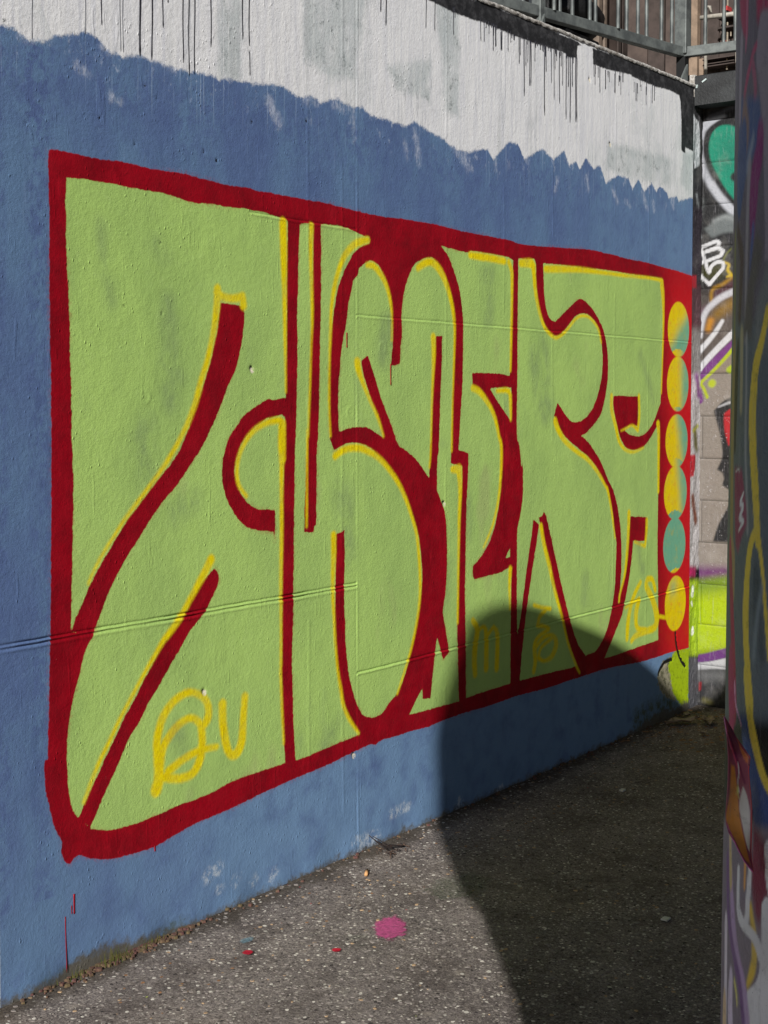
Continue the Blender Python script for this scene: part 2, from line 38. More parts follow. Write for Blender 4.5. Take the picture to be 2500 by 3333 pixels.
YELLOWS=[[(-3.6602,2.0025,0.0177),(-3.6618,1.965,0.0176),(-3.669,1.9178,0.0161),(-3.6782,1.8706,0.0146),(-3.6921,1.8233,0.0131),(-3.7094,1.7715,0.0129),(-3.7333,1.72,0.0127),(-3.757,1.6595,0.0129),(-3.7435,1.6879,0.0128),(-3.7638,1.6415,0.0126),(-3.7905,1.5909,0.0123),(-3.8235,1.5409,0.0107),(-3.8625,1.4917,0.0098),(-3.9073,1.4433,0.0095),(-3.9575,1.3961,0.0077),(-4.0129,1.3456,0.0076),(-4.0671,1.2962,0.0065),(-4.1087,1.2511,0.0054),(-4.1496,1.2067,0.0055),(-4.19,1.1545,0.0049),(-4.21,1.1222,0.0044)],[(-3.6637,1.9929,0.0161),(-3.6328,1.9784,0.0149),(-3.584,1.9766,0.0142),(-3.5414,1.9862,0.0162),(-3.538,1.9577,0.0187)],[(-3.3474,1.4534,0.0184),(-3.3511,1.5034,0.02),(-3.347,1.5532,0.0215),(-3.3545,1.5807,0.0137),(-3.4152,1.5765,0.0121),(-3.46,1.5624,0.011),(-3.4267,1.5746,0.0107),(-3.4713,1.5581,0.0111),(-3.5153,1.5297,0.0104),(-3.5515,1.4872,0.01),(-3.5696,1.4444,0.0099),(-3.572,1.4013,0.0092),(-3.5594,1.367,0.0082),(-3.5273,1.3362,0.0076)],[(-3.3401,2.2433,0.0215),(-3.3367,2.1497,0.02),(-3.3334,2.0261,0.0139),(-3.3315,1.9269,0.0108),(-3.3291,1.7777,0.0062),(-3.3272,1.6779,0.0039)],[(-3.3469,1.5682,0.0215),(-3.3474,1.4534,0.02),(-3.349,1.4489,0.0138),(-3.3518,1.3491,0.0108),(-3.3524,1.1988,0.01),(-3.357,1.0487,0.0092),(-3.3576,0.8978,0.0069),(-3.3599,0.7469,0.0062),(-3.3615,0.7286,0.0061),(-3.3551,0.6011,0.0061),(-3.3479,0.483,0.0046)],[(-3.1908,2.2484,0.0145),(-3.1935,2.1621,0.0121),(-3.1891,2.0355,0.0097),(-3.1862,1.9339,0.0073),(-3.1922,1.8317,0.0056),(-3.2008,1.6785,0.0056),(-3.2094,1.5254,0.0048),(-3.2149,1.5464,0.0048),(-3.2171,1.3932,0.0048),(-3.2193,1.2141,0.0048)],[(-2.868,2.2302,0.0139),(-2.9081,2.2211,0.0162),(-2.9521,2.2039,0.0166),(-3.004,2.1627,0.0151),(-3.0383,2.1078,0.0123),(-3.0638,2.0436,0.0129),(-3.079,1.9753,0.0099),(-3.0851,1.8868,0.0083),(-3.0912,1.7829,0.0058),(-3.0933,1.627,0.005),(-3.086,1.5228,0.0042)],[(-2.8726,2.1389,0.0118),(-2.8366,2.1401,0.0143),(-2.8001,2.1202,0.0149),(-2.7633,2.0848,0.0127),(-2.7353,2.032,0.0101),(-2.7212,1.967,0.0075),(-2.7212,1.8736,0.0056)],[(-2.5526,2.1526,0.0151),(-2.5129,2.1726,0.0165),(-2.4624,2.1823,0.0168),(-2.4112,2.1605,0.0193),(-2.3695,2.1175,0.017),(-2.3325,2.056,0.0142),(-2.3089,1.9874,0.0127),(-2.3001,1.9175,0.0086),(-2.305,1.8002,0.0064),(-2.315,1.6241,0.0053),(-2.3197,1.4479,0.0053)],[(-2.182,2.2313,0.0145),(-2.0869,2.2303,0.0166),(-2.1898,2.2322,0.0154),(-2.0551,2.2326,0.0172),(-1.9269,2.2296,0.0175)],[(-1.8911,2.2263,0.0156),(-1.8692,2.1909,0.0144),(-1.8663,2.1166,0.0109),(-1.871,1.9297,0.0096),(-1.8759,1.7738,0.0072)],[(-2.9307,1.7864,0.0208),(-2.9219,1.7546,0.0184),(-2.8908,1.7015,0.0114),(-2.8549,1.6478,0.0088),(-2.8094,1.5878,0.0082),(-2.7725,1.5162,0.0051)],[(-2.4495,1.8945,0.0184),(-2.4462,1.8258,0.0154),(-2.4511,1.7396,0.0092),(-2.459,1.6246,0.0061),(-2.4658,1.4522,0.0051),(-2.4748,1.3898,0.0051)],[(-3.0609,1.4515,0.0155),(-3.0139,1.4711,0.0147),(-2.9618,1.4776,0.015),(-2.9,1.4732,0.0154),(-2.8369,1.4523,0.0142),(-2.7911,1.4296,0.0131),(-2.7351,1.3889,0.0128),(-2.6782,1.3364,0.0124),(-2.6298,1.2721,0.0109),(-2.5906,1.2019,0.0097),(-2.5608,1.1372,0.0094),(-2.5457,1.0617,0.0098),(-2.5356,0.9633,0.01),(-2.5404,0.8778,0.0081),(-2.5603,0.7942,0.008),(-2.5899,0.7124,0.0069),(-2.6194,0.654,0.0058),(-2.6583,0.5864,0.0058),(-2.6872,0.5404,0.0048)],[(-3.07,1.1716,0.0169),(-3.0701,1.0979,0.0153),(-3.0746,1.0193,0.0119),(-3.0747,0.9403,0.0101),(-3.0681,0.8602,0.0076),(-3.0624,0.78,0.0067),(-3.0498,0.6878,0.0074),(-3.0328,0.6158,0.0089),(-3.0156,0.5503,0.0092),(-2.9809,0.4955,0.0082),(-2.9279,0.4366,0.0059)],[(-2.3141,1.3747,0.0153),(-2.2657,1.3728,0.0242),(-2.2578,1.2922,0.0152),(-2.2649,1.1737,0.0109),(-2.2697,0.9953,0.0076),(-2.2742,0.757,0.0065)],[(-2.1684,1.6984,0.0158),(-2.1179,1.6837,0.0166),(-2.0493,1.6353,0.0143),(-1.9968,1.5737,0.0125),(-1.967,1.4993,0.011),(-1.949,1.4624,0.0117),(-1.9484,1.3693,0.0107),(-1.9654,1.246,0.0094),(-2.0116,1.1314,0.0077),(-2.0805,1.0447,0.0062)],[(-1.9824,1.6872,0.0098),(-1.8874,1.6864,0.0134),(-1.8748,1.6178,0.012),(-1.8721,1.5678,0.0084)],[(-1.794,2.2309,0.0188),(-1.7006,2.2351,0.0235),(-1.6838,2.1919,0.0176),(-1.6704,2.1163,0.0151),(-1.6351,2.0287,0.0132),(-1.5892,1.9664,0.011),(-1.5099,1.9273,0.0088),(-1.4564,1.9325,0.0079),(-1.3887,1.9649,0.0077),(-1.3061,2.0185,0.0073),(-1.2356,2.0354,0.0068),(-1.1635,2.0252,0.0068),(-1.0895,1.9805,0.0084),(-1.059,1.9194,0.0069)],[(-1.5851,2.2217,0.018),(-1.4729,2.2301,0.0183),(-1.2665,2.2424,0.0148),(-1.0485,2.2464,0.0111),(-0.818,2.2491,0.01),(-0.438,2.2564,0.0092),(-0.394,2.2259,0.0252),(-0.3742,2.0998,0.014),(-0.3794,1.912,0.0087),(-0.3927,1.6864,0.007)],[(-1.4929,1.5569,0.0208),(-1.4656,1.5169,0.0187),(-1.397,1.4624,0.0158),(-1.285,1.4123,0.0128),(-1.1844,1.3749,0.0129),(-1.0807,1.3087,0.012),(-1.0047,1.2423,0.0098),(-0.9815,1.2207,0.0108),(-0.9419,1.1265,0.0087),(-0.9012,0.9883,0.0059)],[(-0.9496,1.67,0.0153),(-0.9456,1.5996,0.0177),(-0.9012,1.5213,0.0154),(-0.869,1.4567,0.0137),(-0.8052,1.4121,0.0102),(-0.7084,1.3948,0.008),(-0.5932,1.4134,0.0056)],[(-0.6523,1.6708,0.0132),(-0.6457,1.5758,0.0132),(-0.661,1.503,0.013),(-0.7267,1.5258,0.0065),(-0.7908,1.5124,0.0055),(-0.8461,1.5026,0.0038)],[(-0.4282,1.5289,0.0224),(-0.42,1.4612,0.0174),(-0.4184,1.1858,0.0122),(-0.422,1.1913,0.0073)],[(-1.87,0.9337,0.0159),(-1.8756,0.8585,0.0109),(-1.8713,0.7632,0.0073)],[(-1.6138,1.0977,0.0159),(-1.587,1.0172,0.0155),(-1.5399,0.921,0.0154),(-1.4853,0.796,0.013),(-1.416,0.6674,0.0107),(-1.3594,0.5449,0.0093),(-1.2807,0.4309,0.0087),(-1.2446,0.3908,0.0061)],[(-0.7523,1.0998,0.0178),(-0.7587,0.9914,0.0162),(-0.7731,0.8837,0.0145),(-0.7957,0.7916,0.011),(-0.8421,0.7099,0.0093),(-0.8495,0.6747,0.008)],[(-0.5499,1.0494,0.0153),(-0.5523,0.9901,0.0153),(-0.568,0.9207,0.0113),(-0.6848,0.9504,0.0068)],[(-3.697,1.143,0.0193),(-3.721,1.1123,0.0178),(-3.7616,1.0649,0.0151),(-3.8017,1.0182,0.0125),(-3.8412,0.9721,0.0134),(-3.8928,0.9284,0.0129),(-3.912,0.9133,0.0108),(-3.9562,0.8653,0.009),(-4.0059,0.81,0.0078),(-4.0487,0.7591,0.0072),(-4.0968,0.7013,0.0071),(-4.1324,0.6509,0.0077),(-4.1675,0.6056,0.0083),(-4.2023,0.5522,0.0077),(-4.2367,0.4908,0.0059)],[(-3.9474,0.4613,0.0209),(-3.9346,0.4972,0.0191),(-3.9402,0.567,0.0155),(-3.9397,0.6216,0.0148),(-3.914,0.6807,0.014),(-3.8691,0.7185,0.0126),(-3.8171,0.7349,0.011),(-3.7775,0.7305,0.0101),(-3.7308,0.7035,0.0114),(-3.7141,0.6674,0.0143),(-3.7177,0.6395,0.0154),(-3.7314,0.6231,0.0134)],[(-3.9346,0.4972,0.0155),(-3.9213,0.5722,0.0144),(-3.8956,0.6083,0.0138),(-3.8504,0.6411,0.0125),(-3.798,0.6545,0.0104),(-3.7583,0.633,0.0114),(-3.7451,0.5974,0.0143),(-3.7454,0.5501,0.0152),(-3.7592,0.5057,0.0158),(-3.7928,0.4753,0.0135),(-3.8518,0.4743,0.012),(-3.9157,0.4931,0.0124)],[(-3.8965,0.505,0.0134),(-3.8384,0.5272,0.0121),(-3.7857,0.5395,0.0114),(-3.732,0.5426,0.0098),(-3.6773,0.5386,0.0087)],[(-3.6486,0.67,0.0167),(-3.6489,0.6267,0.0158),(-3.6423,0.5773,0.016),(-3.6286,0.5263,0.0148),(-3.6076,0.4978,0.0132),(-3.5791,0.5016,0.0161),(-3.5573,0.5363,0.0164),(-3.5497,0.6083,0.0147),(-3.542,0.6754,0.0147)],[(-2.1606,0.7499,0.0121),(-2.1266,0.7089,0.0154),(-2.1433,0.644,0.0172),(-2.1486,0.5838,0.0169),(-2.1427,0.5279,0.0155)],[(-2.1322,0.6974,0.0077),(-2.0811,0.7151,0.0074),(-2.0579,0.675,0.0146),(-2.0571,0.5389,0.0162)],[(-2.0521,0.6742,0.009),(-1.9998,0.7043,0.0074),(-1.9701,0.6629,0.0138),(-1.9752,0.5261,0.0155)],[(-1.6689,0.7548,0.0078),(-1.604,0.7372,0.0078),(-1.5247,0.721,0.0085)],[(-1.5645,0.7192,0.0079),(-1.6167,0.6994,0.0118),(-1.6359,0.6627,0.0111),(-1.5638,0.6466,0.0073),(-1.5372,0.6331,0.01),(-1.6289,0.6094,0.0093),(-1.6609,0.5747,0.0157),(-1.6539,0.5084,0.0143),(-1.6664,0.4646,0.0131)],[(-1.6608,0.5616,0.0094),(-1.5766,0.6021,0.0095),(-1.4967,0.5977,0.0093),(-1.4693,0.5538,0.0178),(-1.5093,0.5063,0.0131),(-1.5756,0.4964,0.0073),(-1.6281,0.5175,0.0103),(-1.6024,0.5597,0.0079),(-1.4967,0.5911,0.0077)],[(-0.6153,0.7435,0.0119),(-0.6806,0.6916,0.0142),(-0.7286,0.6239,0.0158),(-0.7518,0.5537,0.018),(-0.7587,0.4816,0.0147)],[(-0.7773,0.6371,0.0078),(-0.6306,0.6637,0.007)],[(-0.4441,0.6875,0.0142),(-0.4797,0.7441,0.0131),(-0.5397,0.7504,0.0143),(-0.5475,0.7139,0.0184),(-0.478,0.6461,0.0197),(-0.4243,0.5564,0.0248),(-0.4407,0.4979,0.02),(-0.5436,0.489,0.0149),(-0.6608,0.4827,0.014),(-0.7097,0.4637,0.0127)],[(-0.6305,0.6563,0.0161),(-0.6626,0.5937,0.02),(-0.6448,0.5175,0.014),(-0.5267,0.4943,0.0104)],[(-0.4417,0.5548,0.0083),(-0.2999,0.5254,0.0084)]]
DOTS=[(-0.1859,2.015,0.1318,0.1417),(-0.1893,1.7332,0.1337,0.1406),(-0.1979,1.4371,0.1373,0.1372),(-0.207,1.1683,0.1409,0.1391),(-0.2145,0.8945,0.1372,0.1418),(-0.1958,0.5885,0.1288,0.1427)]
BLUE_TOP=[(-4.505,2.6491),(-4.4535,2.6464),(-4.4099,2.6313),(-4.3471,2.6372),(-4.3194,2.6571),(-4.235,2.6784),(-4.211,2.6907),(-4.1576,2.6836),(-4.1183,2.6584),(-4.068,2.6535),(-3.9955,2.6678),(-3.9319,2.6651),(-3.8446,2.6586),(-3.7542,2.6639),(-3.7078,2.6686),(-3.6487,2.6635),(-3.5637,2.675),(-3.4633,2.6809),(-3.3855,2.695),(-3.3191,2.6899),(-3.2649,2.6735),(-3.1956,2.69),(-3.139,2.6777),(-3.0372,2.7041),(-2.9624,2.6896),(-2.9012,2.6999),(-2.8545,2.6799),(-2.7427,2.6792),(-2.6268,2.6737),(-2.5759,2.7012),(-2.4732,2.6774),(-2.3888,2.6668),(-2.3168,2.6458),(-2.1983,2.6429),(-2.0602,2.6709),(-2.0128,2.6486),(-1.892,2.7162),(-1.8174,2.7187),(-1.7665,2.6831),(-1.6106,2.7313),(-1.5206,2.7087),(-1.4198,2.7452),(-1.3725,2.7066),(-1.306,2.7248),(-1.2768,2.7013),(-1.2188,2.7414),(-1.1392,2.715),(-1.0788,2.7324),(-1.0166,2.6792),(-0.8912,2.7143),(-0.7832,2.7136),(-0.7387,2.68),(-0.6725,2.7178),(-0.6039,2.6816),(-0.524,2.7215),(-0.4649,2.6933),(-0.4298,2.7179),(-0.3455,2.7026),(-0.3208,2.6798),(-0.2225,2.6964),(-0.1971,2.6785),(-0.0447,2.7067)]
BLACKS=[[(-2.174,3.2559),(-2.1464,3.2586),(-2.146,3.176),(-2.1042,3.1777),(-2.0191,3.1756),(-1.9096,3.1762),(-1.8196,3.176),(-1.7039,3.1766),(-1.6006,3.1819),(-1.5026,3.1857),(-1.4106,3.19),(-1.3892,3.1779),(-1.3031,3.1907),(-1.2994,3.2472),(-1.2557,3.2561),(-1.3257,3.2665),(-1.4618,3.2626),(-1.7047,3.2703),(-1.8954,3.2592),(-2.0765,3.2635)],[(-1.153,3.2644),(-1.1458,3.1943),(-1.0186,3.1953),(-0.7688,3.2172),(-0.7347,3.2116),(-0.5078,3.2105),(-0.313,3.2224),(-0.2007,3.2165),(-0.1829,3.1817),(-0.1694,3.0812),(-0.1722,3.0929),(-0.1691,2.9403),(-0.1214,2.9328),(-0.1221,2.965),(-0.003,2.9533),(-0.011,3.3178),(-0.0898,3.2962),(-0.0872,3.296),(-0.2022,3.2916),(-0.4236,3.2878),(-0.6853,3.2832),(-0.9316,3.2767),(-0.925,3.2759)]]
LIME=[(-0.0124,0.3282),(-0.1871,0.3355),(-0.2771,0.2753),(-0.2389,0.1761),(-0.2011,0.1151),(-0.1256,0.047),(-0.0206,-0.0036),(-0.0158,0.2188)]
BEIGE=[(-0.2597,0.3113),(-0.3492,0.3018),(-0.3926,0.255),(-0.4039,0.2034),(-0.3732,0.16),(-0.2738,0.1043),(-0.1819,0.0726),(-0.1853,0.2454),(-0.2047,0.2953)]
CRACKS=[[(-0.1891,0.4334),(-0.1787,0.3773),(-0.1498,0.3183),(-0.1116,0.2733),(-0.0638,0.2382)],[(-0.2322,0.2994),(-0.3135,0.2963),(-0.3752,0.2675),(-0.3924,0.2473)]]
SCUFFS=[[(-2.9373,0.0129,0.0397),(-2.8742,0.0239,0.0334)],[(-2.7252,0.087,0.0158),(-2.6088,0.0932,0.0141)],[(-1.9576,0.0012,0.0179),(-1.9337,0.0148,0.01)],[(-3.7281,0.1309,0.0197),(-3.6721,0.1388,0.0163)],[(-3.5981,0.0786,0.0167),(-3.5864,0.0832,0.0125)],[(-3.5098,0.0495,0.0164),(-3.4978,0.0582,0.0118)],[(-3.4124,0.0424,0.0168),(-3.4,0.0513,0.012)],[(-3.6725,0.0761,0.0071),(-3.6555,0.0775,0.0053)],[(-2.9149,0.0279,0.0207),(-2.826,0.0229,0.0286)],[(-2.2549,0.0088,0.0249),(-2.2494,0.0197,0.0204)]]
OLIVES=[[(-4.3746,-0.0174,0.026),(-4.2688,-0.0192,0.034),(-4.1489,-0.0242,0.0269)],[(-4.0428,-0.0304,0.0185),(-3.9009,-0.0166,0.0236),(-3.7949,-0.0195,0.0116)],[(-0.6203,0.0454,0.0519),(-0.4153,0.0603,0.051),(-0.1815,0.0569,0.0337)]]
GHOSTS=[[(-4.1536,2.1537,0.0092),(-4.1404,2.0655,0.0115),(-4.1159,1.9432,0.0069)],[(-3.8808,1.9524,0.0127),(-3.8691,1.8403,0.0254),(-3.8509,1.7275,0.0351)],[(-3.8857,1.7455,0.0314),(-3.8676,1.6462,0.0284)],[(-3.9803,1.5752,0.0335),(-3.9939,1.4334,0.0304)],[(-3.7794,1.341,0.0302),(-3.8449,1.299,0.0271)],[(-2.7353,1.9225,0.0444),(-2.7725,1.8172,0.0398)],[(-3.0142,1.3156,0.0509),(-2.9799,1.0897,0.0342)],[(-0.6342,1.8753,0.013),(-0.4787,1.6489,0.0118)],[(-2.0546,2.1529,0.0344),(-2.0479,1.9836,0.023)],[(-0.6351,0.9375,0.0158),(-0.5995,0.8011,0.0191)],[(-3.9262,2.1144,0.0167),(-3.9015,2.0943,0.0168)],[(-3.033,0.516,0.008),(-3.1265,0.4332,0.0157)],[(-3.2637,0.4764,0.0064),(-3.2639,0.4146,0.0064)],[(-2.0523,2.1575,0.046),(-2.0463,2.1095,0.0345)],[(-2.3548,0.8265,0.0149),(-2.3448,1.0025,0.0149)],[(-1.6399,1.8422,0.076),(-1.586,1.6165,0.0639)],[(-1.192,0.8186,0.0263),(-1.2052,0.7096,0.0205)],[(-2.1939,1.2288,0.0222),(-2.1989,1.109,0.02)],[(-3.8506,0.618,0.0251),(-3.8445,0.5703,0.0189)],[(-2.3779,1.4788,0.0)]]
WALL_TOP=[(-2.9847,3.1692),(-2.0946,3.2668),(-1.1464,3.279),(-0.0963,3.3115)]
BACK_PAINT=[((34,34,36),0.01,'p',[(0.0882,3.2779),(-0.2601,3.2693),(-0.2676,2.5846),(0.0819,2.611)]),
((34,34,36),0.01,'p',[(0.0763,2.8074),(-0.2347,2.7791),(-0.2407,2.2222),(0.0709,2.2366)]),
((96,86,80),0.1,'p',[(0.0707,2.2127),(-0.241,2.1989),(-0.2492,1.44),(0.0634,1.4347)]),
((150,140,130),0.02,'p',[(0.0667,1.7825),(-0.2453,1.7968),(-0.2492,1.44),(0.0634,1.4347)]),
((150,140,130),0.02,'p',[(0.1006,1.5624),(-0.2022,1.5645),(-0.2109,0.7454),(0.0929,0.7233)]),
((148,134,118),0.01,'p',[(-0.189,1.9205),(-0.1903,1.7945),(-0.0348,1.7903),(-0.0846,1.8282)]),
((196,198,206),0.012,'s',[(-0.1091,3.1346,0.0203),(-0.051,3.1323,0.0229),(-0.0121,3.1112,0.0242),(0.0111,3.0809,0.0223),(0.0164,3.0116,0.0198),(0.0139,2.9561,0.0174),(-0.0026,2.8772,0.0189),(-0.0426,2.8,0.0202),(-0.0979,2.7218,0.0198),(-0.1835,2.631,0.0214),(-0.2488,2.5752,0.0212)]),
((205,207,214),0.012,'s',[(-0.0499,2.7959,0.0175),(-0.0878,2.7398,0.0174),(-0.138,2.6772,0.0183),(-0.1936,2.6319,0.0181)]),
((28,28,30),0.006,'p',[(-0.2616,3.1327),(-0.1283,3.1414),(-0.0667,3.1195),(-0.0241,3.0842),(-0.0012,3.0281),(-0.0039,2.9543),(-0.03,2.8892),(-0.0698,2.8121),(-0.1248,2.7341),(-0.1986,2.6479),(-0.2676,2.5846)]),
((10,150,118),0.006,'p',[(-0.2622,3.0787),(-0.194,3.0793),(-0.1403,3.0993),(-0.0901,3.0986),(-0.0516,3.0701),(-0.0345,3.0244),(-0.0331,2.9696),(-0.0473,2.9132),(-0.0851,2.8363),(-0.1323,2.759),(-0.1886,2.6923),(-0.2672,2.6208)]),
((20,128,104),0.1,'s',[(-0.1492,2.9756,0.035),(-0.1422,2.9146,0.0311)]),
((28,28,30),0.008,'s',[(-0.1776,2.8239,0.0229),(-0.2006,2.8145,0.0247)]),
((92,92,100),0.01,'s',[(-0.0391,3.1557,0.0091),(-0.0895,3.1642,0.0099),(-0.1317,3.1809,0.0107),(-0.17,3.1889,0.0089),(-0.2232,3.1877,0.0087)]),
((66,56,24),0.02,'s',[(0.0004,3.1934,0.0061),(-0.0541,3.205,0.0082),(-0.1084,3.2019,0.0066),(-0.1774,3.2078,0.0067)]),
((118,124,124),0.012,'p',[(-0.0115,2.5637),(-0.0768,2.606),(-0.1138,2.6236),(-0.1508,2.6307),(-0.2,2.6082),(-0.2008,2.5355),(-0.1148,2.5329),(-0.0652,2.5158),(-0.0464,2.52)]),
((160,165,165),0.02,'s',[(-0.0644,2.601,0.0061),(-0.1262,2.6197,0.0082),(-0.1879,2.5975,0.0068)]),
((90,94,94),0.02,'s',[(-0.0006,2.712,0.0089),(0.0112,2.6304,0.0064),(0.0168,2.554,0.0038)]),
((170,176,182),0.006,'s',[(0.0173,2.6072,0.0025),(0.02,2.5601,0.0038),(0.0101,2.518,0.0056)]),
((112,116,30),0.006,'s',[(-0.1619,2.4479,0.0031),(-0.1345,2.4204,0.0044),(-0.1194,2.3861,0.005),(-0.1259,2.3565,0.0049)]),
((64,64,22),0.03,'p',[(0.0087,2.3759),(-0.1164,2.3687),(-0.1417,2.3205),(-0.111,2.2928),(-0.055,2.2897),(0.008,2.2989)]),
((86,50,58),0.03,'p',[(-0.0681,2.2302),(-0.1789,2.2951),(-0.204,2.2355),(-0.143,2.1974),(-0.0562,2.1658)]),
((214,182,10),0.005,'s',[(-0.1256,2.3799,0.0052),(-0.1505,2.3639,0.0071),(-0.1446,2.3379,0.0085),(-0.1665,2.3075,0.0086),(-0.1419,2.3029,0.0059)]),
((176,132,24),0.012,'s',[(-0.1727,2.2984,0.0061),(-0.1421,2.2795,0.008),(-0.1114,2.2605,0.0085),(-0.0679,2.2449,0.0081),(-0.0538,2.219,0.0076),(-0.0542,2.1777,0.0075)]),
((150,112,22),0.04,'s',[(-0.2046,2.183,0.0243),(-0.1435,2.1446,0.0257),(-0.0881,2.1056,0.0221)]),
((206,140,28),0.02,'s',[(-0.0509,2.0714,0.0177),(-0.0388,2.0304,0.0164)]),
((120,90,105),0.03,'s',[(-0.0188,2.1377,0.0099),(0.0125,2.1152,0.0114),(0.0186,2.0857,0.0077)]),
((212,212,218),0.01,'s',[(-0.204,2.2326,0.0168),(-0.1551,2.2144,0.0169),(-0.1058,2.1931,0.0171),(-0.0563,2.1569,0.0162),(-0.0221,2.1198,0.0152),(-0.0037,2.073,0.0153),(0.0053,2.0258,0.0152),(0.005,1.9901,0.0101)]),
((225,225,228),0.006,'s',[(-0.1164,2.0692,0.01),(-0.0827,2.0173,0.0125),(-0.0394,1.9652,0.0137),(0.0106,1.9129,0.0151),(0.0514,1.86,0.0151)]),
((224,224,228),0.005,'s',[(-0.2001,2.0255,0.0183),(-0.1575,1.9858,0.0172),(-0.0899,1.9227,0.016),(-0.0216,1.8529,0.0162),(0.0411,1.7763,0.0151)]),
((122,58,132),0.005,'s',[(-0.2007,1.9729,0.0134),(-0.1458,1.9214,0.0184),(-0.0905,1.8695,0.0197),(-0.0346,1.8111,0.0212),(0.0027,1.758,0.0227),(0.0213,1.7044,0.0242),(0.008,1.6507,0.0215)]),
((186,200,30),0.004,'s',[(-0.2009,1.9495,0.0098),(-0.1523,1.8919,0.0098),(-0.0909,1.8281,0.0092),(-0.035,1.7755,0.0086),(-0.0006,1.7401,0.0089),(-0.0167,1.7102,0.0087),(-0.0361,1.6656,0.0087)]),
((186,200,30),0.008,'s',[(-0.0636,1.7397,0.0209),(-0.0605,1.7367,0.0209)]),
((176,196,40),0.006,'s',[(-0.1838,1.8268,0.0157),(-0.1594,1.8095,0.0181)]),
((236,236,238),0.003,'s',[(0.0159,2.464,0.0098),(-0.028,2.4771,0.0097),(-0.0779,2.4932,0.0095),(-0.0954,2.4826,0.0104),(-0.0844,2.4646,0.01),(-0.0471,2.4493,0.0091),(-0.0096,2.4387,0.0091)]),
((236,236,238),0.003,'s',[(-0.0096,2.4387,0.0091),(-0.0534,2.4489,0.009),(-0.0907,2.4554,0.0093),(-0.117,2.439,0.0103),(-0.1036,2.4164,0.0099),(-0.0663,2.404,0.0091),(-0.0289,2.3915,0.0091)]),
((236,236,238),0.003,'s',[(0.0159,2.4622,0.009),(-0.0034,2.4284,0.0091),(-0.0163,2.3922,0.0098),(-0.0293,2.3501,0.0097),(-0.0408,2.3318,0.0096)]),
((236,236,238),0.003,'s',[(-0.0195,2.3891,0.0085),(0.0151,2.3792,0.0094),(0.0275,2.3533,0.0101),(0.0146,2.3289,0.0091)]),
((236,236,238),0.003,'s',[(-0.0408,2.333,0.0102),(-0.0542,2.3635,0.0095),(-0.0853,2.3823,0.0096),(-0.1164,2.3775,0.0093),(-0.1191,2.351,0.0094),(-0.1044,2.333,0.0094)]),
((236,236,238),0.003,'s',[(0.0178,2.3261,0.0089),(-0.011,2.2949,0.0089),(-0.0427,2.2668,0.0094)]),
((236,236,238),0.003,'s',[(-0.0427,2.2668,0.0101),(-0.0736,2.3006,0.0094),(-0.1044,2.333,0.0088)]),
((32,32,34),0.006,'p',[(-0.2846,1.7014),(-0.1419,1.6533),(-0.0739,1.5922),(-0.0917,1.5311),(-0.114,1.4499),(-0.1236,1.3523),(-0.0943,1.278),(-0.1202,1.2625),(-0.1334,1.2303),(-0.1209,1.1972),(-0.1725,1.1666),(-0.173,1.1137),(-0.1059,0.9839),(-0.0766,0.8919),(-0.2431,0.8939),(-0.2349,1.6533)]),
((150,140,130),0.006,'p',[(-0.0945,1.2601),(-0.1245,1.2626),(-0.1309,1.2302),(-0.121,1.185),(-0.0951,1.1963)]),
((190,30,40),0.005,'p',[(-0.2355,1.605),(-0.1721,1.6048),(-0.1299,1.5762),(-0.135,1.4909),(-0.1572,1.41),(-0.2378,1.3873)]),
((186,186,190),0.004,'s',[(-0.0995,1.6126,0.0041),(-0.1506,1.6331,0.0065),(-0.176,1.6372,0.0065)]),
((120,60,120),0.04,'p',[(0.0931,0.7441),(-0.2277,0.7588),(-0.2284,0.6978),(0.0922,0.6565)]),
((128,156,40),0.03,'p',[(0.0923,0.6649),(-0.228,0.7303),(-0.2294,0.6002),(0.0915,0.573)]),
((184,208,0),0.05,'p',[(0.0915,0.5814),(-0.2289,0.649),(-0.2324,0.3231),(-0.061,0.2882),(0.0884,0.2468)]),
((52,52,55),0.005,'p',[(0.1331,0.2335),(-0.0612,0.2633),(-0.2493,0.3249),(-0.2551,-0.2144),(0.1285,-0.2721)]),
((112,56,130),0.005,'p',[(0.0885,0.2552),(-0.0261,0.2802),(-0.0955,0.3043),(-0.2489,0.3575),(-0.2496,0.3004),(-0.1647,0.2764),(-0.0614,0.2426),(0.0882,0.2175)]),
((206,206,210),0.004,'p',[(0.0349,0.2235),(-0.0614,0.2418),(-0.1647,0.2747),(-0.2496,0.3004),(-0.2503,0.227),(-0.1654,0.2107),(-0.0879,0.2051),(0.0328,0.1845)]),
((110,110,112),0.04,'p',[(0.0346,0.1843),(-0.1655,0.2049),(-0.2505,0.2107),(-0.2511,0.1617),(0.034,0.1275)]),
((170,30,40),0.004,'s',[(-0.0119,0.1205,0.0061),(-0.0087,0.0826,0.0061)]),
((110,104,20),0.02,'s',[(-0.0373,0.0279,0.0121),(-0.0723,0.02,0.0121)])]
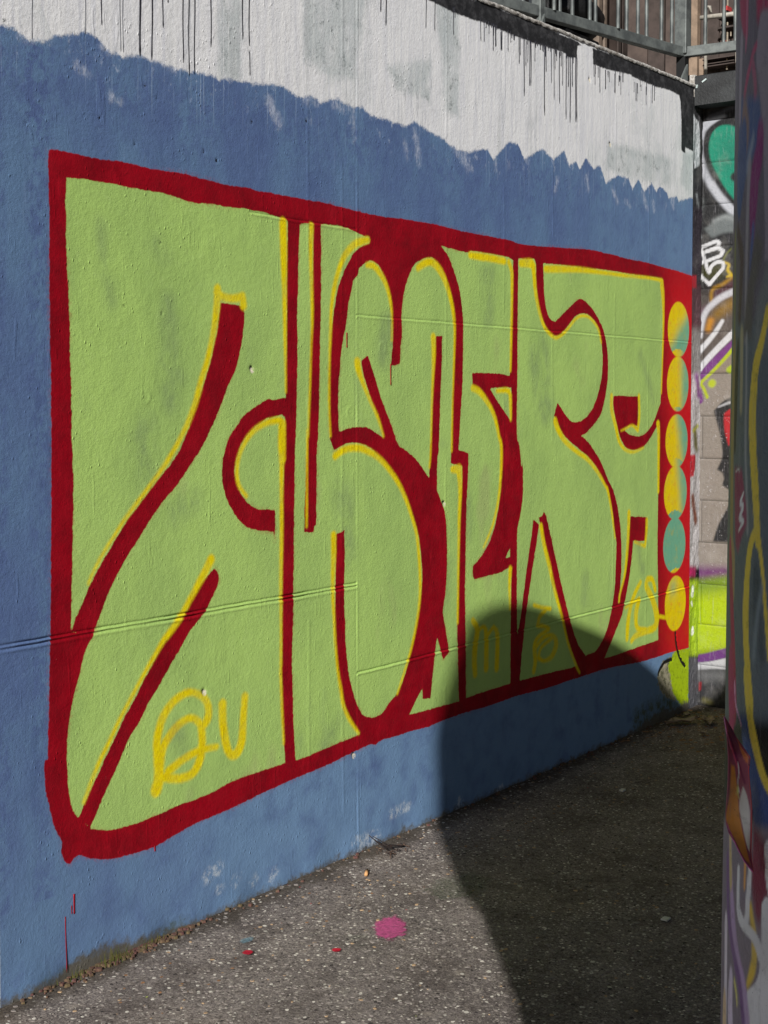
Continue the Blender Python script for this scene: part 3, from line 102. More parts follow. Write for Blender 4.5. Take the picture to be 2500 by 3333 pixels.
STRIP_PAINT=[((40,40,42),0.01,'p',[(-0.093,3.4459),(0.0842,3.4811),(0.1049,2.5674),(-0.074,2.5497)]),
((178,180,184),0.006,'p',[(-0.0804,3.1831),(0.0424,3.1274),(0.0649,3.1311),(0.0702,2.8942),(0.0077,2.8712),(-0.012,2.9556),(-0.032,3.0613),(-0.0506,3.1017)]),
((120,124,126),0.01,'s',[(0.016,3.105,0.0087),(0.0087,3.0313,0.0088),(0.0066,2.9219,0.0107)]),
((120,124,126),0.01,'s',[(0.0846,2.6033,0.0086),(0.0383,2.7331,0.0114)]),
((40,34,42),0.02,'p',[(-0.088,2.6605),(0.112,2.6828),(0.1228,2.2104),(-0.0782,2.1982)]),
((76,50,56),0.03,'p',[(-0.0795,2.2562),(0.1214,2.2696),(0.1275,2.0025),(-0.0739,1.9949)]),
((150,20,36),0.01,'p',[(-0.0804,2.3025),(0.0476,2.3117),(0.0491,2.2471),(-0.0791,2.2388)]),
((128,124,122),0.03,'p',[(-0.0745,2.024),(0.1268,2.0323),(0.1325,1.7821),(-0.0694,1.7792)]),
((186,178,184),0.02,'p',[(-0.0696,1.7909),(0.1322,1.7941),(0.1404,1.4351),(-0.0622,1.4397)]),
((120,70,125),0.02,'s',[(0.0595,1.7752,0.0196),(0.0909,1.6745,0.0225)]),
((170,166,166),0.02,'p',[(-0.1174,1.6533),(0.1803,1.6534),(0.2014,0.7377),(-0.099,0.767)]),
((96,92,50),0.02,'s',[(0.0425,1.4903,0.0236),(0.0541,1.4166,0.0267),(0.0749,1.3833,0.0138)]),
((110,60,40),0.015,'s',[(0.0206,1.1319,0.0187),(0.0419,1.0652,0.0225),(0.0634,0.9981,0.0188)]),
((168,26,40),0.008,'p',[(-0.0179,1.3576),(0.0454,1.3596),(0.0561,1.3266),(0.028,1.2459),(-0.0153,1.2397)]),
((150,150,60),0.01,'s',[(0.0228,1.4866,0.0108),(0.0821,1.5101,0.0109)]),
((168,30,90),0.02,'p',[(-0.0992,0.7751),(0.0688,0.7506),(0.0599,0.702),(-0.0978,0.7102)]),
((150,176,30),0.02,'p',[(-0.0977,0.7021),(0.203,0.6706),(0.2127,0.2495),(-0.0892,0.2947)]),
((210,214,200),0.004,'s',[(0.0371,0.6468,0.0121),(0.03,0.6065,0.0141)]),
((214,214,210),0.004,'s',[(0.0229,0.5662,0.0092),(0.0272,0.5533,0.0092)]),
((214,214,210),0.004,'s',[(0.0419,0.4237,0.0122),(0.0385,0.3995,0.0142)]),
((80,80,84),0.01,'p',[(-0.089,0.2866),(0.2129,0.2411),(0.2248,-0.2764),(-0.0787,-0.214)])]
PILLAR_PAINT=[((72,66,76),0.01,'p',[(1.9691,2.3943),(2.6576,2.3166),(2.6963,1.7228),(1.9665,1.7318)]),
((66,74,80),0.02,'p',[(1.9667,1.7828),(2.732,1.7676),(2.7675,1.1677),(1.9641,1.1018)]),
((92,84,92),0.02,'p',[(1.9714,0.9354),(2.7732,1.0224),(2.796,0.6165),(1.9696,0.4686)]),
((124,24,60),0.01,'p',[(2.0495,2.3832),(2.2773,2.3577),(2.2773,2.2857),(2.2749,2.2306),(2.2175,2.2359),(2.1316,2.2857)]),
((124,24,60),0.02,'p',[(2.3508,2.3494),(2.6576,2.3166),(2.6659,2.1914),(2.4349,2.2512),(2.397,2.2383),(2.3781,2.2472)]),
((106,98,106),0.008,'p',[(2.4478,2.2547),(2.3975,2.2336),(2.3765,2.2047),(2.3796,2.176),(2.4202,2.1207),(2.4531,2.0571),(2.4719,1.9619),(2.4835,1.9143),(2.4826,1.8672),(2.6875,1.8603),(2.6637,2.2256)]),
((136,70,92),0.006,'s',[(2.2581,2.2876,0.011),(2.2589,2.2394,0.011),(2.2515,2.2159,0.0111)]),
((128,50,76),0.006,'s',[(2.3794,2.2068,0.006),(2.3388,2.1961,0.0072),(2.3108,2.1794,0.0085),(2.2745,2.1608,0.0103),(2.2415,2.1343,0.011)]),
((120,60,80),0.008,'s',[(2.3408,2.1793,0.012),(2.3708,2.1435,0.0146),(2.365,2.1106,0.0141),(2.3498,2.0735,0.0143)]),
((44,62,98),0.015,'p',[(2.1962,2.1354),(2.308,2.1292),(2.4132,2.1212),(2.4376,2.0817),(2.4338,2.0513),(2.3852,2.0378),(2.3037,2.0187),(2.2268,1.9621),(2.157,1.9581),(2.1524,2.0524)]),
((112,104,112),0.01,'s',[(2.1792,2.2224,0.0244),(2.1741,2.1738,0.0218),(2.1782,2.1097,0.0182)]),
((100,80,72),0.02,'s',[(2.2515,2.0996,0.0353),(2.2759,2.0785,0.0339)]),
((60,24,40),0.012,'s',[(2.3682,1.9958,0.0253),(2.3708,1.943,0.022)]),
((100,110,124),0.015,'s',[(2.3591,2.0633,0.0086),(2.328,2.0413,0.0117),(2.3033,2.0211,0.0154)]),
((44,62,98),0.01,'s',[(2.2458,2.0635,0.0398),(2.2288,2.0231,0.0362),(2.1985,1.9758,0.0338)]),
((96,24,78),0.012,'s',[(2.4263,2.0589,0.0298),(2.4179,2.031,0.0316),(2.3885,2.0066,0.034),(2.3732,1.9788,0.0423),(2.3671,1.948,0.032),(2.3703,1.9191,0.0219)]),
((112,108,112),0.01,'s',[(2.3221,2.0176,0.0179),(2.3136,1.9699,0.0166),(2.3099,1.8975,0.0149),(2.3099,1.8247,0.013),(2.31,1.7518,0.013)]),
((56,70,110),0.01,'s',[(2.375,1.9189,0.012),(2.3631,1.8834,0.0124),(2.3509,1.8477,0.0111)]),
((58,44,44),0.008,'s',[(2.1803,1.9224,0.0149),(2.2111,1.9063,0.0169),(2.2385,1.8905,0.0181),(2.253,1.8704,0.0223),(2.2424,1.8364,0.0227),(2.2309,1.79,0.019)]),
((88,90,60),0.01,'s',[(2.1224,1.9049,0.0249),(2.1265,1.8299,0.0242),(2.1343,1.7546,0.023)]),
((66,62,60),0.02,'p',[(2.4122,1.9173),(2.4681,1.8913),(2.4454,1.8566),(2.3928,1.8224),(2.3779,1.7478),(2.2812,1.7493),(2.3425,1.848)]),
((84,88,88),0.03,'p',[(2.6872,1.8649),(2.4956,1.8573),(2.4731,1.8344),(2.424,1.7977),(2.3953,1.7263),(2.6963,1.7228)]),
((110,96,62),0.01,'s',[(2.1353,1.73,0.0331),(2.1209,1.6699,0.0371),(2.1254,1.5875,0.0359),(2.1381,1.5051,0.033),(2.15,1.4228,0.0308)]),
((30,28,28),0.006,'s',[(2.2119,1.7344,0.0161),(2.1916,1.6832,0.0274),(2.188,1.6371,0.0255),(2.1869,1.5772,0.0159)]),
((124,118,92),0.01,'s',[(2.2659,1.7498,0.021),(2.269,1.6962,0.0185),(2.2698,1.6426,0.0162)]),
((110,112,114),0.008,'s',[(2.3253,1.7488,0.0097),(2.3291,1.6692,0.0096),(2.3307,1.5762,0.0114),(2.3533,1.51,0.0104),(2.3729,1.4441,0.01)]),
((104,30,66),0.012,'p',[(2.1942,1.5391),(2.2952,1.5382),(2.3509,1.4833),(2.3634,1.4517),(2.3094,1.4285),(2.2694,1.4027),(2.2308,1.4121),(2.2053,1.4794)]),
((190,180,184),0.003,'s',[(2.2101,1.5339,0.001),(2.2495,1.5374,0.0011),(2.269,1.535,0.0013)]),
((190,180,184),0.003,'s',[(2.3204,1.5012,0.0026),(2.2851,1.4842,0.0065),(2.323,1.4799,0.0057),(2.2796,1.4598,0.0067),(2.3259,1.4559,0.0053),(2.269,1.4379,0.0019)]),
((120,104,72),0.01,'s',[(2.1525,1.4119,0.0137),(2.1978,1.3889,0.022),(2.1943,1.3422,0.0246)]),
((124,22,60),0.01,'s',[(2.124,1.3942,0.032),(2.167,1.3132,0.0326),(2.2053,1.2329,0.0336),(2.2388,1.1496,0.0299)]),
((176,146,48),0.004,'s',[(2.5091,1.7845,0.014),(2.4755,1.7465,0.0158),(2.4442,1.721,0.0178),(2.4169,1.6951,0.0248),(2.402,1.6559,0.031),(2.3964,1.6164,0.0339),(2.4096,1.5639,0.0296),(2.4345,1.5118,0.0275),(2.4533,1.4651,0.0244),(2.4613,1.4391,0.0217)]),
((176,146,48),0.004,'s',[(2.455,1.4468,0.0089),(2.4225,1.4325,0.0126),(2.3937,1.405,0.0197),(2.3763,1.3644,0.0254),(2.3669,1.3239,0.0294),(2.3695,1.284,0.0292),(2.3822,1.2447,0.0269),(2.4026,1.206,0.0248),(2.4253,1.1646,0.0237)]),
((176,146,48),0.004,'s',[(2.4669,1.4393,0.0145),(2.4912,1.4088,0.0123),(2.515,1.3707,0.0115),(2.5364,1.3197,0.0115),(2.5627,1.2563,0.0121)]),
((48,56,62),0.02,'s',[(2.4578,1.3681,0.0278),(2.4694,1.3161,0.0304),(2.5144,1.2532,0.0197)]),
((90,100,104),0.02,'s',[(2.4471,1.2489,0.0129),(2.4762,1.3165,0.0115),(2.5084,1.3574,0.0069)]),
((34,54,100),0.015,'p',[(2.3226,1.1425),(2.421,1.138),(2.5187,1.0667),(2.6871,1.019),(2.6886,0.995),(2.4763,0.9801),(2.4319,1.0232),(2.3647,1.0825)]),
((176,146,48),0.004,'s',[(2.3803,1.2105,0.0261),(2.3996,1.1741,0.0252),(2.4281,1.1386,0.0218),(2.4651,1.1092,0.0197),(2.5055,1.0804,0.0164),(2.5541,1.0552,0.0118),(2.6292,1.0329,0.0099)]),
((124,22,70),0.01,'s',[(2.1551,1.1942,0.0531),(2.1823,1.144,0.0502),(2.1745,1.1041,0.0439)]),
((170,120,150),0.004,'s',[(2.2359,1.1846,0.0086),(2.2548,1.155,0.0042),(2.304,1.1384,0.0026),(2.3338,1.1256,0.0027)]),
((90,24,44),0.02,'p',[(2.4701,0.9769),(2.5501,0.9607),(2.6934,0.9178),(2.6956,0.8816),(2.5567,0.8721),(2.5261,0.8233),(2.4879,0.8433),(2.4568,0.9024)]),
((176,168,180),0.004,'p',[(2.5504,0.9558),(2.5823,0.9692),(2.6904,0.966),(2.6964,0.8696),(2.589,0.8761),(2.5655,0.903)]),
((184,176,190),0.004,'p',[(2.5405,0.8626),(2.5728,0.8778),(2.6201,0.8725),(2.6964,0.8696),(2.7112,0.6277),(2.471,0.5878),(2.4523,0.6483),(2.4357,0.7093),(2.4974,0.7289),(2.5315,0.754),(2.5452,0.8009)]),
((176,140,44),0.01,'s',[(2.4552,0.8441,0.0115),(2.4774,0.8168,0.0163),(2.4925,0.7886,0.0225),(2.4886,0.7603,0.0198),(2.4583,0.7331,0.0128),(2.4389,0.72,0.0076)]),
((180,172,186),0.004,'s',[(2.4435,0.8982,0.0166),(2.4329,0.8614,0.0184),(2.4225,0.8194,0.0189)]),
((180,172,186),0.004,'s',[(2.3315,0.8844,0.0161),(2.3303,0.8481,0.0182),(2.3421,0.8239,0.0152),(2.3933,0.8104,0.0109),(2.4653,0.805,0.0102),(2.5104,0.7961,0.014),(2.5411,0.7803,0.0169)]),
((132,112,140),0.01,'s',[(2.2088,0.9241,0.021),(2.2306,0.8743,0.019),(2.2639,0.8133,0.0243),(2.3021,0.7666,0.0242),(2.3522,0.7351,0.0202),(2.4039,0.7045,0.0243),(2.4378,0.6556,0.0283)]),
((88,62,100),0.01,'s',[(2.1719,0.8801,0.0251),(2.202,0.8049,0.0184),(2.2836,0.7509,0.0133),(2.3634,0.711,0.0151),(2.4089,0.654,0.016)]),
((150,134,90),0.008,'s',[(2.2075,0.9318,0.0162),(2.2234,0.8865,0.0203),(2.2327,0.8615,0.0171)]),
((190,120,60),0.006,'s',[(2.3989,0.908,0.0105),(2.3961,0.8746,0.009)]),
((168,158,174),0.008,'s',[(2.161,0.7727,0.0277),(2.1709,0.6944,0.0262),(2.1683,0.6109,0.033)]),
((160,150,168),0.01,'s',[(2.2583,0.6948,0.0264),(2.2526,0.6545,0.0329),(2.2694,0.6178,0.0301)]),
((180,160,90),0.006,'s',[(2.304,0.7045,0.0063),(2.3309,0.6879,0.0069),(2.3416,0.674,0.0063)]),
((160,140,110),0.01,'s',[(2.1564,0.6335,0.0356),(2.1576,0.5963,0.0427)])]
SHADE=[(0.261,0.212),(0.306,0.288),(0.376,0.386),(0.46,0.495),(0.534,0.601),(0.604,0.655),(0.691,0.757),(0.799,0.895),(0.846,0.966),(0.889,1.034),(0.889,1.187),(0.889,1.426),(0.816,1.842),(0.8,1.904),(0.771,1.965),(0.733,2.022),(0.685,2.073),(0.64,2.108),(0.578,2.141),(0.534,2.155),(0.488,2.163),(0.425,2.181),(0.37,2.194),(0.313,2.197),(0.26,2.199),(0.198,2.187),(0.141,2.17),(0.081,2.129),(0.011,2.091)]
DRIPS=[(-4.395,2.76,2.634,0.0018),(-4.205,2.805,2.688,0.0019),(-4.144,2.819,2.727,0.004),(-4.071,2.836,2.667,0.0031),(-4.06,2.838,2.666,0.0031),(-3.992,2.862,2.668,0.0074),(-3.943,2.873,2.666,0.0054),(-3.898,2.884,2.772,0.0044),(-3.874,2.89,2.851,0.0044),(-3.811,2.904,2.684,0.0045),(-3.786,2.91,2.65,0.0045),(-3.761,2.916,2.658,0.0046),(-3.688,2.933,2.756,0.0047),(-3.54,2.968,2.811,0.005),(-3.508,2.976,2.797,0.005),(-3.506,2.777,2.702,0.0038),(-2.791,3.163,3.065,0.0064),(-2.759,3.171,3.021,0.0065),(-2.019,3.179,3.078,0.0057),(-1.999,3.18,3.101,0.0087),(-1.957,3.166,3.091,0.0051),(-1.948,3.172,3.093,0.0044),(-1.902,3.182,3.163,0.0052),(-1.872,3.176,3.161,0.006),(-1.854,3.18,3.157,0.0105),(-1.812,3.174,3.066,0.0061),(-1.801,3.176,3.103,0.0046),(-1.77,3.175,2.938,0.0069),(-1.754,3.174,3.067,0.0054),(-1.739,3.177,3.084,0.0047),(-1.723,3.18,2.989,0.0062),(-1.713,3.182,2.991,0.0062),(-1.672,3.183,3.167,0.0063),(-1.657,3.186,3.171,0.0063),(-1.633,3.187,3.16,0.0064),(-1.609,3.188,3.157,0.0064),(-1.597,3.187,2.885,0.0073),(-1.584,3.185,3.074,0.0057),(-1.536,3.185,3.035,0.0049),(-1.513,3.184,2.967,0.0049),(-1.465,3.185,2.959,0.0067),(-1.449,3.188,3.124,0.0059),(-1.436,3.187,3.041,0.005),(-1.404,3.181,2.9,0.0068),(-1.385,3.181,3.046,0.0068),(-1.366,3.184,2.89,0.0077),(-1.346,3.188,3.053,0.0069),(-1.316,3.19,2.902,0.0069),(-1.305,3.192,2.904,0.007),(-1.14,3.195,3.136,0.0054),(-1.125,3.194,3.152,0.0055),(-1.081,3.198,3.071,0.0055),(-0.924,3.211,3.099,0.0057),(-0.878,3.207,3.168,0.0058),(-0.845,3.209,3.165,0.0059),(-0.878,3.216,3.17,0.0048),(-0.846,3.217,3.165,0.0049),(-0.656,3.222,3.177,0.0051),(-0.587,3.221,3.149,0.0062),(-0.521,3.22,3.12,0.0063),(-0.497,3.219,3.137,0.0064)]
RED_DRIPS=[(-4.275,0.235,0.176,0.0063),(-4.308,0.179,0.016,0.0035),(-2.726,1.783,1.703,0.0075),(-2.993,1.89,1.835,0.0069),(-3.954,0.291,0.273,0.0062),(-4.286,0.204,0.179,0.0036)]
GREYS=[[(-3.6526,2.9578),(-3.5433,2.9839),(-3.5513,2.6814),(-3.6547,2.6664)],[(-3.236,3.0571),(-2.8698,3.1443),(-2.947,2.7975),(-3.081,2.7727),(-3.2231,2.8075)],[(-2.4467,3.217),(-2.2751,3.2095),(-2.2733,2.7721),(-2.3749,2.7791),(-2.3897,2.9647)],[(-0.9984,2.8571),(-0.3002,2.8782),(-0.2976,2.7444),(-0.7172,2.722),(-1.0174,2.7407)],[(-0.1521,2.9407),(-0.0237,2.9378),(-0.045,2.7226),(-0.1739,2.7702)],[(-2.7427,2.8731),(-2.4739,2.954),(-2.4735,2.7965),(-2.6936,2.8063)]]
PITS=[(-3.911,2.126),(-4.061,1.926),(-3.906,1.913),(-3.721,2.427),(-3.663,2.408),(-4.015,2.407),(-3.807,2.141),(-3.97,2.583),(-4.128,2.66),(-4.152,2.46),(-3.496,2.554),(-3.66,2.407),(-3.721,2.428),(-4.419,2.406),(-3.922,2.557),(-3.505,2.777),(-3.217,2.603),(-2.337,2.947),(-1.463,2.804),(-2.315,2.56)]
CHIPS=[(-3.496,1.747),(-2.372,1.24),(-3.731,0.722),(-1.178,3.113),(-0.973,2.849),(-2.956,0.358)]
RINGS=[(-2.777,1.842),(-2.97,1.605),(-1.966,1.327),(-3.98,1.66)]
POSTER_XYZ=[[(-4.8449,-2.1823,1.1496),(-4.8301,-2.1763,1.1461),(-4.8155,-2.1705,1.1426),(-4.8014,-2.1649,1.1392),(-4.7881,-2.1596,1.136),(-4.7766,-2.1551,1.1333),(-4.7696,-2.1524,1.1316)],[(-4.8496,-2.1861,1.1405),(-4.8359,-2.1815,1.1373),(-4.8227,-2.177,1.1341),(-4.8101,-2.1728,1.1312),(-4.7987,-2.1692,1.1285),(-4.7895,-2.1664,1.1264),(-4.7847,-2.1654,1.1253)],[(-4.8526,-2.1896,1.129),(-4.8398,-2.1863,1.1261),(-4.8279,-2.1833,1.1234),(-4.8171,-2.1808,1.1209),(-4.8079,-2.1791,1.1189),(-4.8014,-2.1783,1.1175),(-4.7992,-2.1794,1.1173)],[(-4.853,-2.1914,1.1169),(-4.8417,-2.1897,1.1144),(-4.8315,-2.1886,1.1122),(-4.823,-2.1881,1.1105),(-4.8166,-2.1885,1.1092),(-4.8129,-2.19,1.1087),(-4.8132,-2.1931,1.1092)],[(-4.8531,-2.1927,1.1021),(-4.8447,-2.1939,1.1005),(-4.8378,-2.1957,1.0994),(-4.8326,-2.1983,1.0988),(-4.8295,-2.2017,1.0986),(-4.8287,-2.206,1.0991),(-4.8313,-2.2116,1.1005)],[(-4.855,-2.1943,1.0882),(-4.8493,-2.1983,1.0877),(-4.845,-2.2028,1.0875),(-4.8423,-2.208,1.0877),(-4.8412,-2.2138,1.0883),(-4.8418,-2.2203,1.0895),(-4.8452,-2.2277,1.0913)],[(-4.8575,-2.1956,1.0685),(-4.8513,-2.1989,1.0677),(-4.8463,-2.2027,1.0672),(-4.8427,-2.2071,1.0671),(-4.8405,-2.212,1.0674),(-4.8402,-2.2177,1.0682),(-4.8426,-2.2244,1.0698)],[(-4.8583,-2.1954,1.0487),(-4.8521,-2.199,1.0478),(-4.8469,-2.2032,1.0474),(-4.8431,-2.2078,1.0473),(-4.8408,-2.2131,1.0476),(-4.8404,-2.2191,1.0485),(-4.8429,-2.2263,1.0503)],[(-4.8567,-2.1938,1.0305),(-4.8505,-2.1981,1.0298),(-4.8456,-2.2028,1.0295),(-4.8422,-2.2082,1.0296),(-4.8405,-2.2142,1.0302),(-4.8409,-2.2211,1.0315),(-4.8442,-2.229,1.0336)],[(-4.8537,-2.1917,1.0169),(-4.8479,-2.1964,1.0164),(-4.8437,-2.2018,1.0163),(-4.8411,-2.2078,1.0167),(-4.8404,-2.2145,1.0177),(-4.8417,-2.222,1.0193),(-4.8459,-2.2306,1.0218)],[(-4.8517,-2.19,1.0011),(-4.847,-2.1955,1.0009),(-4.8439,-2.2017,1.0013),(-4.8424,-2.2084,1.0021),(-4.8426,-2.2159,1.0035),(-4.8445,-2.2239,1.0054),(-4.8491,-2.233,1.0081)],[(-4.854,-2.1916,0.9818),(-4.8496,-2.1972,0.9818),(-4.8467,-2.2032,0.9821),(-4.8451,-2.2098,0.9829),(-4.8449,-2.217,0.9842),(-4.8463,-2.2247,0.986),(-4.8503,-2.2334,0.9885)],[(-4.8618,-2.1994,0.9702),(-4.8562,-2.2036,0.9696),(-4.8518,-2.2082,0.9693),(-4.8486,-2.2133,0.9694),(-4.8468,-2.219,0.97),(-4.8467,-2.2253,0.9712),(-4.8492,-2.2327,0.9732)],[(-4.8732,-2.2137,0.9609),(-4.8653,-2.2152,0.9591),(-4.8585,-2.2172,0.9577),(-4.8528,-2.2197,0.9567),(-4.8487,-2.2227,0.9562),(-4.8465,-2.2266,0.9564),(-4.8472,-2.2316,0.9575)],[(-4.8794,-2.2235,0.9495),(-4.8701,-2.2232,0.947),(-4.8618,-2.2234,0.9449),(-4.855,-2.2241,0.9432),(-4.8497,-2.2255,0.9421),(-4.8466,-2.2278,0.9417),(-4.8466,-2.2312,0.9423)],[(-4.8853,-2.2341,0.9384),(-4.8754,-2.2325,0.9354),(-4.8668,-2.2313,0.9329),(-4.8594,-2.2308,0.9308),(-4.8537,-2.2308,0.9292),(-4.85,-2.2317,0.9284),(-4.8493,-2.2337,0.9286)],[(-4.8959,-2.2519,0.9278),(-4.8856,-2.2482,0.9242),(-4.8762,-2.2447,0.9209),(-4.8678,-2.2417,0.9179),(-4.8608,-2.2392,0.9154),(-4.8554,-2.2373,0.9136),(-4.8526,-2.2365,0.9126)]]
POSTER_UV=[[(303,258),(304,258),(304,258),(305,258),(306,258),(306,258),(307,258)],[(310,300),(314,300),(317,300),(321,300),(325,300),(328,300),(332,300)],[(318,350),(325,350),(333,350),(340,350),(347,350),(355,350),(362,350)],[(324,400),(335,400),(347,400),(358,400),(369,400),(381,400),(392,400)],[(328,460),(346,460),(364,460),(382,460),(399,460),(417,460),(435,460)],[(331,518),(355,518),(379,518),(404,518),(428,518),(452,518),(476,518)],[(331,600),(354,600),(376,600),(398,600),(421,600),(444,600),(466,600)],[(328,680),(352,680),(376,680),(400,680),(424,680),(448,680),(472,680)],[(324,750),(350,750),(376,750),(402,750),(428,750),(454,750),(480,750)],[(320,800),(347,800),(374,800),(402,800),(429,800),(456,800),(483,800)],[(316,860),(344,860),(373,860),(402,860),(430,860),(458,860),(487,860)],[(318,940),(346,940),(374,940),(402,940),(430,940),(458,940),(486,940)],[(335,1000),(360,1000),(385,1000),(410,1000),(434,1000),(459,1000),(484,1000)],[(372,1060),(390,1060),(409,1060),(427,1060),(445,1060),(464,1060),(482,1060)],[(400,1120),(414,1120),(427,1120),(440,1120),(454,1120),(468,1120),(481,1120)],[(432,1180),(441,1180),(450,1180),(459,1180),(468,1180),(477,1180),(486,1180)],[(486,1250),(487,1250),(488,1250),(488,1250),(489,1250),(490,1250),(491,1250)]]
FACADE_A=[('brown',2.859,3.041,4.778,5.077),('dark',3.041,3.144,4.809,5.111),('glass',3.152,3.262,4.758,5.139),('mullion',3.265,3.295,4.773,5.156),('glass',3.298,3.449,4.793,5.179),('mullion',3.452,3.511,4.816,5.205),('glass',3.519,3.702,4.765,5.235),('frame',3.759,3.914,4.96,5.043),('mullion',3.915,3.981,4.836,5.156),('frame',3.981,4.133,4.995,5.052),('mullion',4.244,4.331,4.89,5.316),('glass',4.047,4.149,4.988,5.271),('strip',4.543,4.597,4.832,5.382),('strip',4.661,4.697,4.853,5.407),('brown',4.428,4.535,4.814,5.361),('patch',4.435,4.515,5.186,5.261),('patch',4.605,4.669,5.222,5.239),('lamp',4.55,4.611,4.991,5.034),('yellowpatch',5.543,5.629,5.479,5.532),('yellowpatch',5.742,5.773,5.518,5.572),('patch',5.922,5.997,5.423,5.509),('strip',5.655,5.7,4.838,5.552),('strip',5.769,5.817,4.86,5.578),('strip',6.259,6.292,5.385,5.459),('strip',6.05,6.082,5.423,5.642),('brown',5.821,6.033,4.921,5.609),('brown',5.04,5.098,4.897,5.413),('brown',5.372,5.451,4.877,5.491),('brown',6.098,6.294,4.936,5.67)]
FACADE_B=[('wood',2.161,2.224,4.583,5.346),('woodthin',2.105,2.145,4.574,4.723),('woodthin',2.227,2.261,4.59,4.74),('patch',2.232,2.291,4.875,4.967),('brownboard',1.79,1.946,4.943,4.959),('brownboard',1.791,1.947,5.033,5.041),('brownboard',1.787,2.084,4.686,4.695),('brownboard',1.786,2.074,4.623,4.633),('brownboard',1.787,2.074,4.646,4.654),('bottle',1.891,1.906,5.119,5.18),('bottle',1.891,1.905,4.964,5.042),('bottle',1.895,1.908,4.836,4.928),('bottle',1.867,1.884,4.832,4.928),('bottle',1.837,1.85,4.878,4.923),('bottle',1.869,1.886,4.646,4.687),('bottle',1.868,1.886,4.589,4.622),('redcap',1.865,1.885,5.105,5.144),('redcap',1.891,1.91,4.833,4.85),('bottle',1.868,1.883,5.144,5.201),('bottle',1.868,1.883,4.977,5.005),('pale',1.774,1.791,4.584,4.739),('pale',2.045,2.125,4.816,4.828)]
SLIVERS=[[(-2.5789,2.6687,0.0109),(-2.545,2.5587,0.0165)],[(-2.6388,2.614,0.0094),(-2.6255,2.5628,0.0081)],[(-2.3203,2.6612,0.0229),(-2.2616,2.6378,0.0318),(-2.2092,2.5807,0.019)],[(-2.0006,2.6462,0.0096),(-1.9972,2.6008,0.008)],[(-1.4785,2.6252,0.0113),(-1.5054,2.5682,0.008)],[(-1.2128,2.6682,0.0178),(-1.1984,2.6144,0.0119)],[(-0.9481,2.6448,0.0142),(-0.8945,2.5935,0.0107)],[(-0.8086,2.6082,0.0099),(-0.7646,2.5888,0.0085)],[(-0.6203,2.6547,0.018),(-0.5736,2.6002,0.0141)],[(-0.5046,2.628,0.016),(-0.4923,2.5991,0.0114)],[(-0.2779,2.6951,0.0221),(-0.2646,2.6448,0.0197)],[(-4.236,2.595,0.012),(-4.193,2.5777,0.0086)],[(-4.1097,2.5286,0.0113),(-4.0693,2.5222,0.0065)],[(-3.4119,2.6352,0.0176),(-3.3597,2.5757,0.0203)],[(-3.2235,2.6719,0.0123),(-3.1532,2.6779,0.0107)],[(-3.0593,2.6823,0.0163),(-2.985,2.6885,0.0128)],[(-4.4274,2.638,0.016),(-4.3284,2.6694,0.0177)],[(-4.1382,2.6618,0.0079),(-4.0983,2.6587,0.0079)],[(-3.9319,2.6674,0.0082),(-3.8446,2.661,0.01)],[(-2.9533,2.6866,0.0046),(-2.9504,2.5771,0.0046)],[(-2.2018,2.6141,0.0087),(-2.179,2.5766,0.0073)],[(-1.7793,2.7157,0.0095),(-1.7449,2.6689,0.008)],[(-1.3961,2.735,0.0104),(-1.377,2.7105,0.0087)]]
# ---------------------------------------------------------------- helpers
def lin(c, k=1.0):
    o = []
    for v in c:
        v = v/255.; v = v/12.92 if v <= .04045 else ((v+.055)/1.055)**2.4
        o.append(min(v*k, .86))
    return o
def lina(c, k=1.0): return tuple(lin(c, k)) + (1.,)
def tag(o, label=None, cat=None, group=None, kind=None):
    if label: o['label'] = label
    if cat: o['category'] = cat
    if group: o['group'] = group
    if kind: o['kind'] = kind
    return o
def empty(name, loc, label, cat, group=None):
    o = bpy.data.objects.new(name, None); COL.objects.link(o); o.location = loc; o.empty_display_size = .2
    return tag(o, label, cat, group)
def link(name, me, mat, parent=None):
    o = bpy.data.objects.new(name, me); COL.objects.link(o)
    if mat: me.materials.append(mat)
    if parent:
        o.parent = parent; o.matrix_parent_inverse = parent.matrix_basis.inverted()
    return o
def raw(name, verts, faces, mat, parent=None, smooth=False):
    me = bpy.data.meshes.new(name); me.from_pydata([tuple(v) for v in verts], [], faces); me.update()
    if smooth: me.polygons.foreach_set('use_smooth', [True]*len(me.polygons))
    return link(name, me, mat, parent)
